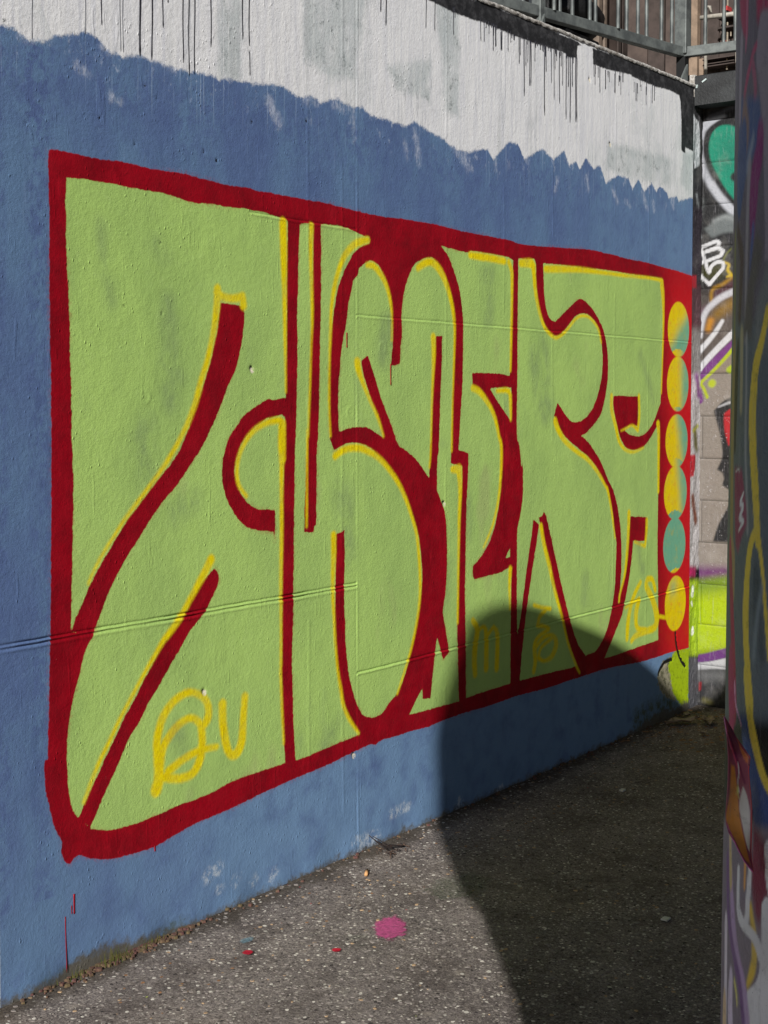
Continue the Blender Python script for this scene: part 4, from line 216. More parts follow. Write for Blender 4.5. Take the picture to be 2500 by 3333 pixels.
class MB:
    def __init__(s): s.v = []; s.f = []
    def box(s, x0, x1, y0, y1, z0, z1, bev=0):
        n = len(s.v)
        s.v += [(x0,y0,z0),(x1,y0,z0),(x1,y1,z0),(x0,y1,z0),(x0,y0,z1),(x1,y0,z1),(x1,y1,z1),(x0,y1,z1)]
        s.f += [tuple(n+i for i in q) for q in ((0,3,2,1),(4,5,6,7),(0,1,5,4),(1,2,6,5),(2,3,7,6),(3,0,4,7))]
    def bar(s, a, b, wd, ht, up=Vector((0,0,1))):
        a = Vector(a); b = Vector(b); d = (b-a).normalized(); sd = d.cross(up).normalized(); u = sd.cross(d)
        n = len(s.v)
        for p in (a, b):
            for i, j in ((-1,-1),(1,-1),(1,1),(-1,1)): s.v.append(tuple(p + sd*(wd/2*i) + u*(ht/2*j)))
        s.f += [tuple(n+i for i in q) for q in ((0,1,2,3),(7,6,5,4),(0,4,5,1),(1,5,6,2),(2,6,7,3),(3,7,4,0))]
    def tube(s, pts, r, seg=8, cap=True):
        pts = [Vector(p) for p in pts]; n0 = len(s.v); rr = r if isinstance(r, (list, tuple)) else [r]*len(pts)
        for i, p in enumerate(pts):
            d = (pts[min(i+1, len(pts)-1)] - pts[max(i-1, 0)]).normalized()
            u = Vector((0,0,1)) if abs(d.z) < .9 else Vector((1,0,0)); a = d.cross(u).normalized(); b = a.cross(d)
            for k in range(seg):
                t = 2*math.pi*k/seg; s.v.append(tuple(p + a*(rr[i]*math.cos(t)) + b*(rr[i]*math.sin(t))))
        for i in range(len(pts)-1):
            for k in range(seg):
                k2 = (k+1) % seg; s.f.append((n0+i*seg+k, n0+i*seg+k2, n0+(i+1)*seg+k2, n0+(i+1)*seg+k))
        if cap:
            s.f.append(tuple(n0+k for k in range(seg))[::-1]); s.f.append(tuple(n0+(len(pts)-1)*seg+k for k in range(seg)))
    def build(s, name, mat, parent=None, bevel=0, smooth=False):
        o = raw(name, s.v, s.f, mat, parent, smooth)
        if bevel:
            bm = bmesh.new(); bm.from_mesh(o.data)
            bmesh.ops.bevel(bm, geom=list(bm.edges), offset=bevel, segments=2, affect='EDGES', profile=.6)
            bm.to_mesh(o.data); bm.free()
        return o
# ---- shader helpers
class NT:
    def __init__(s, name):
        s.m = bpy.data.materials.new(name); s.m.use_nodes = True; s.t = s.m.node_tree; s.t.nodes.clear()
        s.out = s.n('ShaderNodeOutputMaterial'); s.b = s.n('ShaderNodeBsdfPrincipled'); s.l(s.b.outputs[0], s.out.inputs[0])
        s.co = s.n('ShaderNodeTexCoord').outputs['Object']
    def n(s, ty, **k):
        nd = s.t.nodes.new(ty)
        for a, v in k.items(): setattr(nd, a, v)
        return nd
    def l(s, a, b): s.t.links.new(a, b)
    def put(s, sock, v):
        if hasattr(v, 'is_output') or isinstance(v, bpy.types.NodeSocket): s.l(v, sock)
        else: sock.default_value = v
    def math(s, op, a, b=0., c=0., clamp=False):
        nd = s.n('ShaderNodeMath', operation=op, use_clamp=clamp)
        s.put(nd.inputs[0], a); s.put(nd.inputs[1], b); s.put(nd.inputs[2], c); return nd.outputs[0]
    def mapr(s, v, a, b, c=0., d=1., sm=True):
        nd = s.n('ShaderNodeMapRange', interpolation_type='SMOOTHSTEP' if sm else 'LINEAR')
        s.put(nd.inputs[0], v); s.put(nd.inputs[1], a); s.put(nd.inputs[2], b); s.put(nd.inputs[3], c); s.put(nd.inputs[4], d); return nd.outputs[0]
    def scale(s, vec):
        nd = s.n('ShaderNodeMapping'); s.l(s.co, nd.inputs[0]); nd.inputs['Scale'].default_value = vec; return nd.outputs[0]
    def noise(s, sc, detail=3, rough=.55, vec=None, dist=0.):
        nd = s.n('ShaderNodeTexNoise'); s.l(vec if vec is not None else s.co, nd.inputs['Vector'])
        nd.inputs['Scale'].default_value = sc; nd.inputs['Detail'].default_value = detail; nd.inputs['Roughness'].default_value = rough
        nd.inputs['Distortion'].default_value = dist; return nd.outputs[0]
    def vor(s, sc, vec=None, feat='F1', out='Distance', rnd=1.):
        nd = s.n('ShaderNodeTexVoronoi', feature=feat); s.l(vec if vec is not None else s.co, nd.inputs['Vector'])
        nd.inputs['Scale'].default_value = sc; nd.inputs['Randomness'].default_value = rnd; return nd.outputs[out]
    def mix(s, f, a, b, mode='MIX'):
        nd = s.n('ShaderNodeMix', data_type='RGBA', blend_type=mode); nd.clamp_factor = True
        s.put(nd.inputs[0], f); s.put(nd.inputs[6], a); s.put(nd.inputs[7], b); return nd.outputs[2]
    def attr(s, name, out='Fac'):
        nd = s.n('ShaderNodeAttribute', attribute_name=name); return nd.outputs[out]
    def bump(s, h, strength, dist, prev=None):
        nd = s.n('ShaderNodeBump'); nd.inputs['Strength'].default_value = strength; nd.inputs['Distance'].default_value = dist
        s.put(nd.inputs['Height'], h)
        if prev is not None: s.l(prev, nd.inputs['Normal'])
        return nd.outputs[0]
    def fin(s, col, rough=.7, normal=None, spec=.35, metal=0.):
        s.put(s.b.inputs['Base Color'], col); s.put(s.b.inputs['Roughness'], rough)
        s.b.inputs['Specular IOR Level'].default_value = spec; s.b.inputs['Metallic'].default_value = metal
        if normal is not None: s.l(normal, s.b.inputs['Normal'])
        return s.m
def simple(name, rgb, rough=.6, var=.35, sc=12, bump=.2, bd=.004, metal=0., spec=.35, rgb2=None):
    n = NT(name); c = lina(rgb)
    c2 = lina(rgb2) if rgb2 else tuple(v*(1-var) for v in c[:3]) + (1.,)
    f = n.mapr(n.noise(sc, 5, .65), .35, .65)
    nrm = n.bump(n.noise(sc*9, 4, .6), bump, bd)
    return n.fin(n.mix(f, c, c2), rough, nrm, spec, metal)
# ---- distance fields on a set of points
CL_ = .04
def smooth(P, closed=True, sub=3, corner=38, w=None):
    P = np.array(P, float); n = len(P)
    if n < 3: return P
    out = []
    rng = range(n if closed else n-1)
    def sharp(i):
        if not closed and (i == 0 or i == n-1): return True
        a = P[i][:2]-P[i-1][:2]; b = P[(i+1) % n][:2]-P[i][:2]
        ca = (a@b)/(np.linalg.norm(a)*np.linalg.norm(b)+1e-9); return ca < math.cos(math.radians(corner))
    for i in rng:
        p1, p2 = P[i], P[(i+1) % n]
        p0 = p1-(p2-p1) if sharp(i) else P[i-1]; j = (i+1) % n
        p3 = p2+(p2-p1) if sharp(j) else P[(i+2) % n]
        for k in range(sub):
            t = k/sub
            out.append(.5*((2*p1)+(-p0+p2)*t+(2*p0-5*p1+4*p2-p3)*t*t+(-p0+3*p1-3*p2+p3)*t**3))
    if not closed: out.append(P[-1])
    return np.array(out)
def sdf_poly(X, Z, P, clip=CL_, sub=3):
    P = smooth(P, True, sub); res = np.full(X.shape, clip)
    m = (X > P[:,0].min()-clip) & (X < P[:,0].max()+clip) & (Z > P[:,1].min()-clip) & (Z < P[:,1].max()+clip)
    if not m.any(): return res
    x, z = X[m], Z[m]; d2 = np.full(x.shape, clip*clip*1.); ins = np.zeros(x.shape, bool)
    Q = np.roll(P, -1, 0)
    for (ax, az), (bx, bz) in zip(P, Q):
        ex, ez = bx-ax, bz-az; L = ex*ex+ez*ez
        if L < 1e-12: continue
        if az != bz:
            c = ((az > z) != (bz > z)) & (x < (bx-ax)*(z-az)/(bz-az)+ax); ins ^= c
        k = (x > min(ax,bx)-clip) & (x < max(ax,bx)+clip) & (z > min(az,bz)-clip) & (z < max(az,bz)+clip)
        if not k.any(): continue
        xx, zz = x[k], z[k]; t = np.clip(((xx-ax)*ex+(zz-az)*ez)/L, 0, 1)
        d2[k] = np.minimum(d2[k], (xx-ax-t*ex)**2+(zz-az-t*ez)**2)
    d = np.sqrt(d2); res[m] = np.where(ins, -d, d); return res
def sdf_stroke(X, Z, S, clip=CL_, sub=3):
    P = smooth(S, False, sub, 80); res = np.full(X.shape, clip)
    if len(P) == 1: P = np.vstack([P, P+1e-5])
    for i in range(len(P)-1):
        ax, az, ra = P[i]; bx, bz, rb = P[i+1]; g = clip+max(ra, rb)
        k = (X > min(ax,bx)-g) & (X < max(ax,bx)+g) & (Z > min(az,bz)-g) & (Z < max(az,bz)+g)
        if not k.any(): continue
        ex, ez = bx-ax, bz-az; L = ex*ex+ez*ez+1e-12; xx, zz = X[k], Z[k]
        t = np.clip(((xx-ax)*ex+(zz-az)*ez)/L, 0, 1)
        res[k] = np.minimum(res[k], np.sqrt((xx-ax-t*ex)**2+(zz-az-t*ez)**2)-(ra+t*(rb-ra)))
    return res
def grid_mesh(name, xs, zs, fn):
    """quads over xs*zs; fn(X,Z)->verts (n,3)"""
    X, Z = np.meshgrid(xs, zs); X = X.ravel(); Z = Z.ravel(); V = fn(X, Z).astype(np.float32)
    nx, nz = len(xs), len(zs); i = np.arange((nx-1)*(nz-1)); r = i//(nx-1); c = i % (nx-1); a = r*nx+c
    F = np.stack([a, a+1, a+nx+1, a+nx], 1).astype(np.int32)
    me = bpy.data.meshes.new(name); me.vertices.add(len(V)); me.vertices.foreach_set('co', V.ravel())
    me.loops.add(F.size); me.loops.foreach_set('vertex_index', F.ravel())
    me.polygons.add(len(F)); me.polygons.foreach_set('loop_start', np.arange(0, F.size, 4, dtype=np.int32))
    me.polygons.foreach_set('loop_total', np.full(len(F), 4, dtype=np.int32))
    me.polygons.foreach_set('use_smooth', np.ones(len(F), bool)); me.update(calc_edges=True); me.validate()
    return me, X, Z
def set_attr(me, name, a):
    at = me.attributes.new(name, 'FLOAT', 'POINT'); at.data.foreach_set('value', a.astype(np.float32))
def set_col(me, name, rgb):
    at = me.attributes.new(name, 'FLOAT_COLOR', 'POINT')
    c = np.ones((len(rgb), 4), np.float32); c[:, :3] = rgb; at.data.foreach_set('color', c.ravel())
def paint(X, Z, layers, k):
    """flat print: colour of every point under a stack of sprayed shapes"""
    C = np.zeros((len(X), 3))
    for c, s, kind, pts in layers:
        clip = max(CL_, s*1.2)
        d = sdf_poly(X, Z, pts, clip) if kind == 'p' else sdf_stroke(X, Z, pts, clip)
        f = np.clip(.5-d/(s*2), 0, 1); f = (f*f*(3-2*f))[:, None]
        C = C*(1-f)+np.array(lin(c, k))[None]*f
    return C
def axis(a, b, step, fine=(), fstep=.002, fw=.024):
    v = [a]; x = a
    while x < b-1e-6:
        st = fstep if any(abs(x+fstep*.5-g) < fw for g in fine) else step
        x = min(x+st, b); v.append(x)
    return np.array(v)

# ---------------------------------------------------------------- materials
KW = 1/.80       # photograph's painted-wall tones -> paint reflectance
def wall_material():
    n = NT('painted_concrete')
    j1 = n.math('SUBTRACT', n.noise(55, 4, .6), .5); j2 = n.math('SUBTRACT', n.noise(14, 2, .5), .5)
    jag = n.math('ADD', n.math('MULTIPLY', j1, .012), n.math('MULTIPLY', j2, .006))
    st = n.noise(1, 4, .6, n.scale((60, 60, 3))); st2 = n.noise(1, 3, .6, n.scale((14, 14, .8)))
    def m(name, lo, hi, j=1.):
        d = n.math('ADD', n.attr(name), n.math('MULTIPLY', jag, j)); return n.mapr(d, lo, hi, 1., 0.)
    # old white coat
    wh = n.mix(n.mapr(st, .35, .75), lina((216,216,220), KW), lina((198,199,204), KW))
    wh = n.mix(n.math('MULTIPLY', n.mapr(n.noise(5, 5, .7), .55, .75), .5), wh, lina((168,171,174), KW))
    wh = n.mix(n.math('MULTIPLY', n.math('GREATER_THAN', n.vor(2.6, n.scale((1,1,.55)), 'F1', 'Color', .8), .62), n.mapr(n.noise(8, 5, .7), .4, .6, 0., .35)), wh, lina((176,182,182), KW))
    wh = n.mix(n.math('MULTIPLY', n.mapr(n.noise(13, 7, .82, n.scale((1,1,.7))), .60, .70), n.mapr(n.noise(2.2, 3, .6), .46, .60, 0., .8)), wh, lina((96,100,104), KW))
    wh = n.mix(n.math('MULTIPLY', n.mapr(n.noise(9, 6, .75, n.scale((1,1,.5))), .6, .74), .35), wh, lina((112,116,118), KW))
    gm = m('greyed', -.02, .025, 5.)
    wh = n.mix(n.math('MULTIPLY', gm, n.mapr(n.noise(6, 5, .75), .3, .6, .25, .7)), wh, lina((166,174,174), KW))
    wh = n.mix(n.math('MULTIPLY', gm, n.mapr(n.noise(17, 7, .85, n.scale((1,1,.8))), .52, .66, 0., .8)), wh, lina((104,112,112), KW))
    wh = n.mix(n.mapr(n.noise(1, 5, .7, n.scale((22, 22, .9))), .54, .68, 0., .42), wh, lina((160,164,166), KW))
    wh = n.mix(n.math('MULTIPLY', n.mapr(n.noise(1, 6, .8, n.scale((40, 40, 6))), .58, .68, 0., .7), n.mapr(n.noise(1.7, 3, .6), .48, .62)), wh, lina((92,98,102), KW))
    sv = n.noise(1, 3, .6, n.scale((95, 95, 1.6)))
    wh = n.mix(n.mapr(sv, .60, .68, 0., .55), wh, lina((232,234,240), KW))
    wh = n.mix(n.mapr(n.noise(1, 4, .65, n.scale((70, 70, 2.4))), .64, .72, 0., .45), wh, lina((150,156,162), KW))
    wh = n.mix(n.math('MULTIPLY', n.mapr(n.noise(26, 5, .8, n.scale((1,1,.6))), .64, .72), n.mapr(n.noise(3, 2, .5), .5, .62)), wh, lina((70,74,78), KW))
    # blue coat
    bl = n.mix(n.mapr(n.noise(2.2, 3, .6, n.scale((1.6,1.6,.7))), .36, .64), lina((88,114,146), KW), lina((80,100,138), KW))
    bl = n.mix(n.math('MULTIPLY', n.mapr(n.noise(11, 5, .7), .5, .72), .6), bl, lina((74,90,130), KW))
    bl = n.mix(n.math('MULTIPLY', n.attr('indigo'), n.mapr(n.noise(19, 6, .80, n.scale((1,1,.75))), .44, .60, 0., .9)), bl, lina((76,94,134), KW))
    bl = n.mix(n.math('MULTIPLY', n.mapr(n.noise(5, 6, .8, n.scale((1.6,1.6,.45))), .54, .66), .4), bl, lina((66,84,122), KW))
    bl = n.mix(n.math('MULTIPLY', n.mapr(n.noise(34, 6, .85), .56, .68), .35), bl, lina((108,132,164), KW))
    bl = n.mix(n.math('MULTIPLY', n.attr('lightblue'), n.mapr(n.noise(9, 4, .6), .2, .6)), bl, lina((100,128,160), KW))
    bl = n.mix(n.math('MULTIPLY', n.mapr(st, .62, .8), .35), bl, lina((120,140,170), KW))
    tj = n.math('MULTIPLY', n.math('SUBTRACT', n.noise(30, 6, .85), .5), .05)
    near = n.mapr(n.attr('blue'), -.15, -.01)
    bl = n.mix(n.math('MULTIPLY', near, n.mapr(n.noise(24, 6, .78, n.scale((1,1,.55))), .57, .66, 0., .75)), bl, lina((150,160,180), KW))
    bl = n.mix(n.math('MULTIPLY', n.mapr(sv, .62, .68, 0., .5), n.mapr(n.attr('blue'), -.2, -.05)), bl, lina((140,158,182), KW))
    bl = n.mix(n.math('MULTIPLY', n.mapr(n.math('ADD', n.attr('sliver'), n.math('MULTIPLY', n.math('SUBTRACT', n.noise(34, 6, .85), .5), .07)), -.012, .014, 1., 0.), n.mapr(n.noise(60, 5, .8, n.scale((1,1,.4))), .38, .66, .05, .6)), bl, lina((186,192,204), KW))
    fb = n.mapr(n.math('ADD', n.attr('blue'), n.math('ADD', tj, jag)), -.006, .008, 1., 0.)
    col = n.mix(fb, wh, bl)
    col = n.mix(n.math('MULTIPLY', m('scuff', -.012, .016, 4.), n.mapr(n.noise(30, 6, .8), .44, .60, 0., .75)), col, lina((178,186,192), KW))
    # strip and broken corner
    col = n.mix(n.math('MULTIPLY', m('olive', -.02, .05, 7.), n.mapr(n.noise(22, 5, .8), .4, .6, .2, .9)), col, lina((66,74,46), KW))
    col = n.mix(m('beige', -.004, .006, 5.), col, n.mix(n.mapr(n.noise(30, 5, .8), .45, .6), lina((146,140,118), KW), lina((92,92,70), KW)))
    col = n.mix(m('lime', -.003, .008, 6.), col, n.mix(n.mapr(n.noise(40, 5, .8), .5, .7), lina((170,196,20), KW*.8), lina((104,120,20), KW*.8)))
    # black band of the coping, worn through
    bk = n.mix(n.mapr(n.noise(18, 6, .75), .42, .72), lina((34,34,36), KW), lina((70,70,72), KW))
    bk = n.mix(n.mapr(n.noise(60, 5, .8), .66, .74), bk, lina((120,120,120), KW))
    col = n.mix(m('black', -.004, .005, 1.2), col, bk)
    # mural: green ground, red outline, yellow spray
    gr = n.mix(n.mapr(n.noise(3.2, 4, .6, n.scale((1,1,.6))), .35, .7), lina((159,189,103), KW), lina((147,176,98), KW))
    gr = n.mix(n.math('MULTIPLY', n.mapr(n.noise(2.1, 5, .7, n.scale((1.4,1.4,.5))), .60, .78), .42), gr, lina((126,146,102), KW))
    gr = n.mix(n.math('MULTIPLY', n.mapr(st2, .55, .8), .5), gr, lina((162,192,108), KW))
    gr = n.mix(n.math('MULTIPLY', n.mapr(n.noise(2.7, 3, .6, n.scale((1,1,.5))), .62, .72), .3), gr, lina((150,140,110), KW))
    gr = n.mix(n.mapr(n.noise(48, 6, .85), .52, .68, 0., .35), gr, lina((170,196,122), KW))
    gr = n.mix(n.mapr(n.noise(24, 6, .8, n.scale((1,1,.6))), .56, .70, 0., .3), gr, lina((134,158,90), KW))
    col = n.mix(m('mural', -.008, -.003), col, gr)
    rd = n.mix(n.mapr(n.noise(7, 4, .65), .38, .68), lina((138,0,20), KW), lina((116,0,16), KW))
    rd = n.mix(n.attr('brightred'), rd, lina((192,14,26), KW))
    rd = n.mix(n.math('MULTIPLY', n.mapr(n.noise(70, 4, .8), .7, .76), n.mapr(n.noise(6, 2), .5, .6)), rd, lina((190,110,110), KW))
    rfac = n.mapr(n.math('ADD', n.attr('red'), n.math('MULTIPLY', jag, .9)), -.0022, .0022, 1., 0.)
    mist = n.math('MULTIPLY', n.mapr(n.attr('red'), 0., .018, .42, 0.), n.mapr(n.noise(60, 5, .85), .46, .62))
    col = n.mix(n.math('MULTIPLY', mist, n.mapr(n.noise(2.5, 2, .5), .42, .58)), col, lina((150,40,44), KW))
    rd = n.mix(n.mapr(n.noise(1, 5, .75, n.scale((9, 9, 2.5))), .54, .70, 0., .6), rd, lina((160,10,30), KW))
    col = n.mix(rfac, col, rd)
    # dots
    dm = n.mapr(n.math('ADD', n.attr('dot'), n.math('MULTIPLY', jag, .4)), -.004, .007, 1., 0.)
    dc = n.mix(n.math('ADD', n.attr('teal'), n.math('MULTIPLY', j2, .25)), n.mix(n.mapr(n.noise(30, 4, .6), .5, .8), lina((230,190,6), KW), lina((216,150,30), KW)), lina((104,162,132), KW))
    dc = n.mix(n.mapr(n.noise(18, 5, .75), .52, .68, 0., .45), dc, lina((172,158,66), KW))
    col = n.mix(dm, col, dc)
    ye = n.mix(n.mapr(n.noise(90, 3, .6), .4, .7), lina((222,198,4), KW), lina((208,182,8), KW))
    yd = n.math('ADD', n.attr('yellow'), n.math('MULTIPLY', n.math('SUBTRACT', n.noise(160, 2, .6), .5), .006))
    col = n.mix(n.math('MULTIPLY', n.mapr(yd, -.006, .010, 1., 0.), n.mapr(n.noise(7, 4, .7), .3, .6, .72, 1.)), col, ye)
    col = n.mix(n.math('MULTIPLY', n.math('MULTIPLY', n.mapr(n.attr('ghost'), -.03, .05, 1., 0.), n.mapr(n.noise(12, 5, .7, n.scale((1,1,.5))), .3, .65)), n.math('MULTIPLY', n.math('SUBTRACT', 1., rfac), .42)), col, lina((96,108,92), KW))
    # weathering along the foot, cracks, pits
    col = n.mix(n.mapr(n.math('ADD', n.attr('foot'), n.math('MULTIPLY', n.math('SUBTRACT', n.noise(15, 6, .78), .5), .13)), .0, .035, 1., 0.), col,
                n.mix(n.noise(30, 4, .7), lina((64,62,56), KW), lina((100,96,88), KW)))
    col = n.mix(n.mapr(n.math('ADD', n.attr('crack'), n.math('MULTIPLY', n.math('SUBTRACT', n.noise(60, 5, .85), .5), .03)), -.0015, .003, 1., 0.), col, lina((22,20,18)))
    col = n.mix(n.math('MULTIPLY', n.mapr(n.attr('chip'), -.002, .005, 1., 0.), n.mapr(n.noise(90, 3, .7), .4, .5)), col, lina((196,188,166), KW))
    # relief of many coats of paint
    drip = n.noise(1, 3, .5, n.scale((55, 55, 7)))
    lumps = n.mapr(n.vor(62, n.scale((1,1,.7))), .05, .26, 1., 0.)
    lsel = n.mapr(n.noise(9, 3, .6), .5, .66)
    nrm = n.bump(n.noise(300, 3, .6), .4, .0012)
    nrm = n.bump(n.noise(80, 5, .72), .6, .0026, nrm)
    nrm = n.bump(n.math('MULTIPLY', n.mapr(drip, .60, .70), n.mapr(n.noise(4, 3, .6), .5, .62)), .35, .0016, nrm)
    nrm = n.bump(n.math('MULTIPLY', lumps, lsel), .7, .0024, nrm)
    nrm = n.bump(n.noise(14, 4, .6), .35, .006, nrm)
    nrm = n.bump(n.math('MULTIPLY', fb, -1.), .15, .002, nrm)
    return n.fin(col, n.mapr(n.noise(20, 3), .3, .7, .58, .78), nrm, .2)
def painted_attr_material(name, bumps=1., rough=.6, spec=.35, mortar=False):
    n = NT(name); c = n.attr('paint', 'Color')
    v = n.noise(45, 6, .75); v2 = n.noise(7, 4, .6)
    c = n.mix(n.math('MULTIPLY', n.mapr(v, .5, .8), .45), c, (.02, .02, .02, 1), 'MIX')
    c = n.mix(n.math('MULTIPLY', n.mapr(v2, .5, .8), .25), c, (.35, .33, .3, 1))
    c = n.mix(n.mapr(n.noise(1, 4, .7, n.scale((70, 70, 8))), .55, .7, 0., .22), c, (.30, .28, .30, 1))
    c = n.mix(n.mapr(n.noise(110, 4, .85), .66, .70, 0., .8), c, (.012, .011, .013, 1))
    fl = n.math('MULTIPLY', n.mapr(n.noise(60, 4, .8), .6, .66), n.attr('flaky'))
    c = n.mix(fl, c, lina((205,200,200), .6))
    nrm = n.bump(n.noise(300, 3, .6), .4*bumps, .0015)
    nrm = n.bump(n.noise(60, 5, .75), .6*bumps, .005, nrm)
    nrm = n.bump(n.noise(14, 4, .7), .5*bumps, .008, nrm)
    return n.fin(c, rough, nrm, spec)
M_WALL = wall_material()
M_BLOCK = painted_attr_material('painted_block')
M_STRIP = painted_attr_material('rough_mortar', 2.2)
M_PILLAR = painted_attr_material('painted_pillar', 1.3, .5, .35)
M_CRUST = simple('coping_crust', (222,219,214), .85, sc=30, rgb2=(150,144,136), bump=.8, bd=.012)
M_TOPC = simple('concrete_top', (120,116,110), .9, sc=8)
M_DRIP = simple('black_drip', (36,36,46), .35, sc=20, spec=.5)
M_GREYDRIP = simple('grey_drip', (120,122,128), .5, sc=20)
M_REDDRIP = simple('red_drip', (150,6,26), .5, sc=20)
M_BEAM = simple('painted_beam', (54,56,57), .6, sc=9, rgb2=(40,41,42), bump=.5, bd=.006)
M_STEEL = simple('galvanised_steel', (108,113,111), .5, sc=14, rgb2=(78,82,82), bump=.15, bd=.002, metal=.25)
M_MORTAR = simple('mortar', (40,38,36), .9, sc=30)

# ---------------------------------------------------------------- ground
def ground_material():
    n = NT('old_asphalt')
    base = n.mix(n.mapr(n.noise(1.3, 5, .65), .35, .68), lina((136,127,122)), lina((108,100,97)))
    base = n.mix(n.mapr(n.noise(.8, 3, .5, n.scale((1,1,1))), .5, .7), base, lina((146,133,121)))
    # aggregate: pale, grey and dark stones worn flush
    v1 = n.n('ShaderNodeTexVoronoi', feature='F1'); n.l(n.co, v1.inputs['Vector']); v1.inputs['Scale'].default_value = 75
    sel = n.n('ShaderNodeSeparateColor'); n.l(v1.outputs['Color'], sel.inputs[0])
    grain = n.mapr(n.math('ADD', v1.outputs['Distance'], n.math('MULTIPLY', n.math('SUBTRACT', n.noise(160, 3, .7), .5), .3)), .22, .40, 1., 0.)
    patch = n.mapr(n.noise(3.5, 4, .7), .36, .62, .66, .90)
    pale = n.math('MULTIPLY', grain, n.math('GREATER_THAN', sel.outputs[0], patch))
    grey = n.math('MULTIPLY', grain, n.math('GREATER_THAN', sel.outputs[1], .55))
    dark = n.math('MULTIPLY', grain, n.math('LESS_THAN', sel.outputs[2], .35))
    c = n.mix(n.math('MULTIPLY', grey, .5), base, lina((176,164,155)))
    c = n.mix(n.math('MULTIPLY', dark, .6), c, lina((62,55,53)))
    c = n.mix(n.math('MULTIPLY', pale, .9), c, lina((232,224,210)))
    v2 = n.n('ShaderNodeTexVoronoi', feature='F1'); n.l(n.co, v2.inputs['Vector']); v2.inputs['Scale'].default_value = 210
    s2 = n.n('ShaderNodeSeparateColor'); n.l(v2.outputs['Color'], s2.inputs[0])
    c = n.mix(n.math('MULTIPLY', n.math('GREATER_THAN', s2.outputs[0], .72), .45), c, lina((168,158,148)))
    c = n.mix(n.math('MULTIPLY', n.math('LESS_THAN', s2.outputs[1], .3), .5), c, lina((56,50,48)))
    c = n.mix(n.math('MULTIPLY', n.mapr(n.noise(2.4, 4, .7), .6, .75), .25), c, lina((70,92,66)))
    c = n.mix(n.mapr(n.noise(5.5, 5, .7, n.scale((1,1,1))), .44, .64, 0., .55), c, lina((76,67,63)))
    c = n.mix(n.mapr(n.noise(11, 5, .75), .58, .70, 0., .35), c, lina((190,178,164)))
    rg = n.noise(42, 7, .8)
    c = n.mix(n.mapr(rg, .52, .66, 0., .5), c, lina((62,55,53)))
    c = n.mix(n.mapr(rg, .34, .46, .42, 0.), c, lina((196,186,174)))
    # damp dirt gathered along the foot of the wall
    sp = n.n('ShaderNodeSeparateXYZ'); n.l(n.co, sp.inputs[0])
    dy = n.math('ADD', sp.outputs[1], n.math('MULTIPLY', n.math('SUBTRACT', n.noise(7, 5, .7), .5), .16))
    c = n.mix(n.math('MULTIPLY', n.mapr(dy, -.13, -.03), .75), c, lina((66,58,46)))
    nrm = n.bump(n.noise(140, 5, .75), .8, .006)
    nrm = n.bump(rg, .7, .012, nrm)
    nrm = n.bump(grain, .5, .005, nrm)
    nrm = n.bump(n.noise(9, 4, .6), .5, .02, nrm)
    return n.fin(c, .92, nrm, .2)
xs = np.concatenate([[-60,-30,-15,-9], np.arange(-7.5, .6, .03), [3, 8, 20, 60]])
ys = np.concatenate([[-60,-30,-15,-8], np.arange(-4.5, .3, .03), [2, 8, 20, 60]])
def gfn(X, Y):
    Zz = np.array([mnoise.noise((x*1.7, y*1.7, 3.))*.004 + mnoise.noise((x*9, y*9, 1.))*.0018 for x, y in zip(X, Y)])
    far = (X < -7.4) | (X > .5) | (Y < -4.4) | (Y > .2)
    return np.stack([X, Y, np.where(far, -.006, Zz-.003)], 1)
me, _, _ = grid_mesh('ground', xs, ys, gfn)
tag(link('ground', me, ground_material()), kind='structure')
# ---------------------------------------------------------------- painted wall
WT = lambda x: 3.262 + (np.clip(x, -4.8, .2)+2.15)*.0165
wall = empty('painted_wall', (-2.3, 0, 0), 'long concrete wall painted blue with a large red and green lettered mural, white paint above', 'wall')
SEAM_X = -2.936
GRV = [(-9, SEAM_X, .981, .7), (-3.5, SEAM_X, 2.262, .25), (SEAM_X, 1., .659, .45), (SEAM_X, 1., 1.956, .22)]
def relief(X, Z):
    d = np.zeros(len(X)); g = lambda t, s: np.exp(-(t/s)**2)
    for x0, x1, zz, a in GRV:
        m = (X >= x0-1e-6) & (X <= x1+1e-6); t = Z-zz + .0007*np.sin(X*11)+.0004*np.sin(X*61)
        if a > .6: r = (.0065*g(t-.006, .003)+.0050*g(t+.006, .003)-.002*g(t, .003)-.0022*g(t+.014, .004))*(.8+.35*np.sin(X*17+1)*np.sin(X*5.3))
        else: r = .0065*g(t, .0035)-.005*g(t+.007, .004)
        d += np.where(m, r*a, 0)
    sm_ = .55+.45*np.sin(Z*13)*np.sin(Z*4.1+1); d += (-.0010*g(X-SEAM_X-.005, .005) + .0008*g(X-SEAM_X+.006, .003))*sm_
    for rx, rz in RINGS:
        r = np.hypot(X-rx, Z-rz); d += -.0018*g(r-.020, .0035)*(.6+.4*np.sin(np.arctan2(Z-rz, X-rx)*1+rx*9))
    for x in (-3.21, -3.02, -2.36, -1.93, -1.52, -.92, -.55):
        w = .0011*g(X-x-.002*np.sin(Z*9), .0045)*(np.sin(Z*7+x*40) > -.3); d -= w
    d += .006*np.sin(X*1.3)*np.sin(Z*.9)
    return d
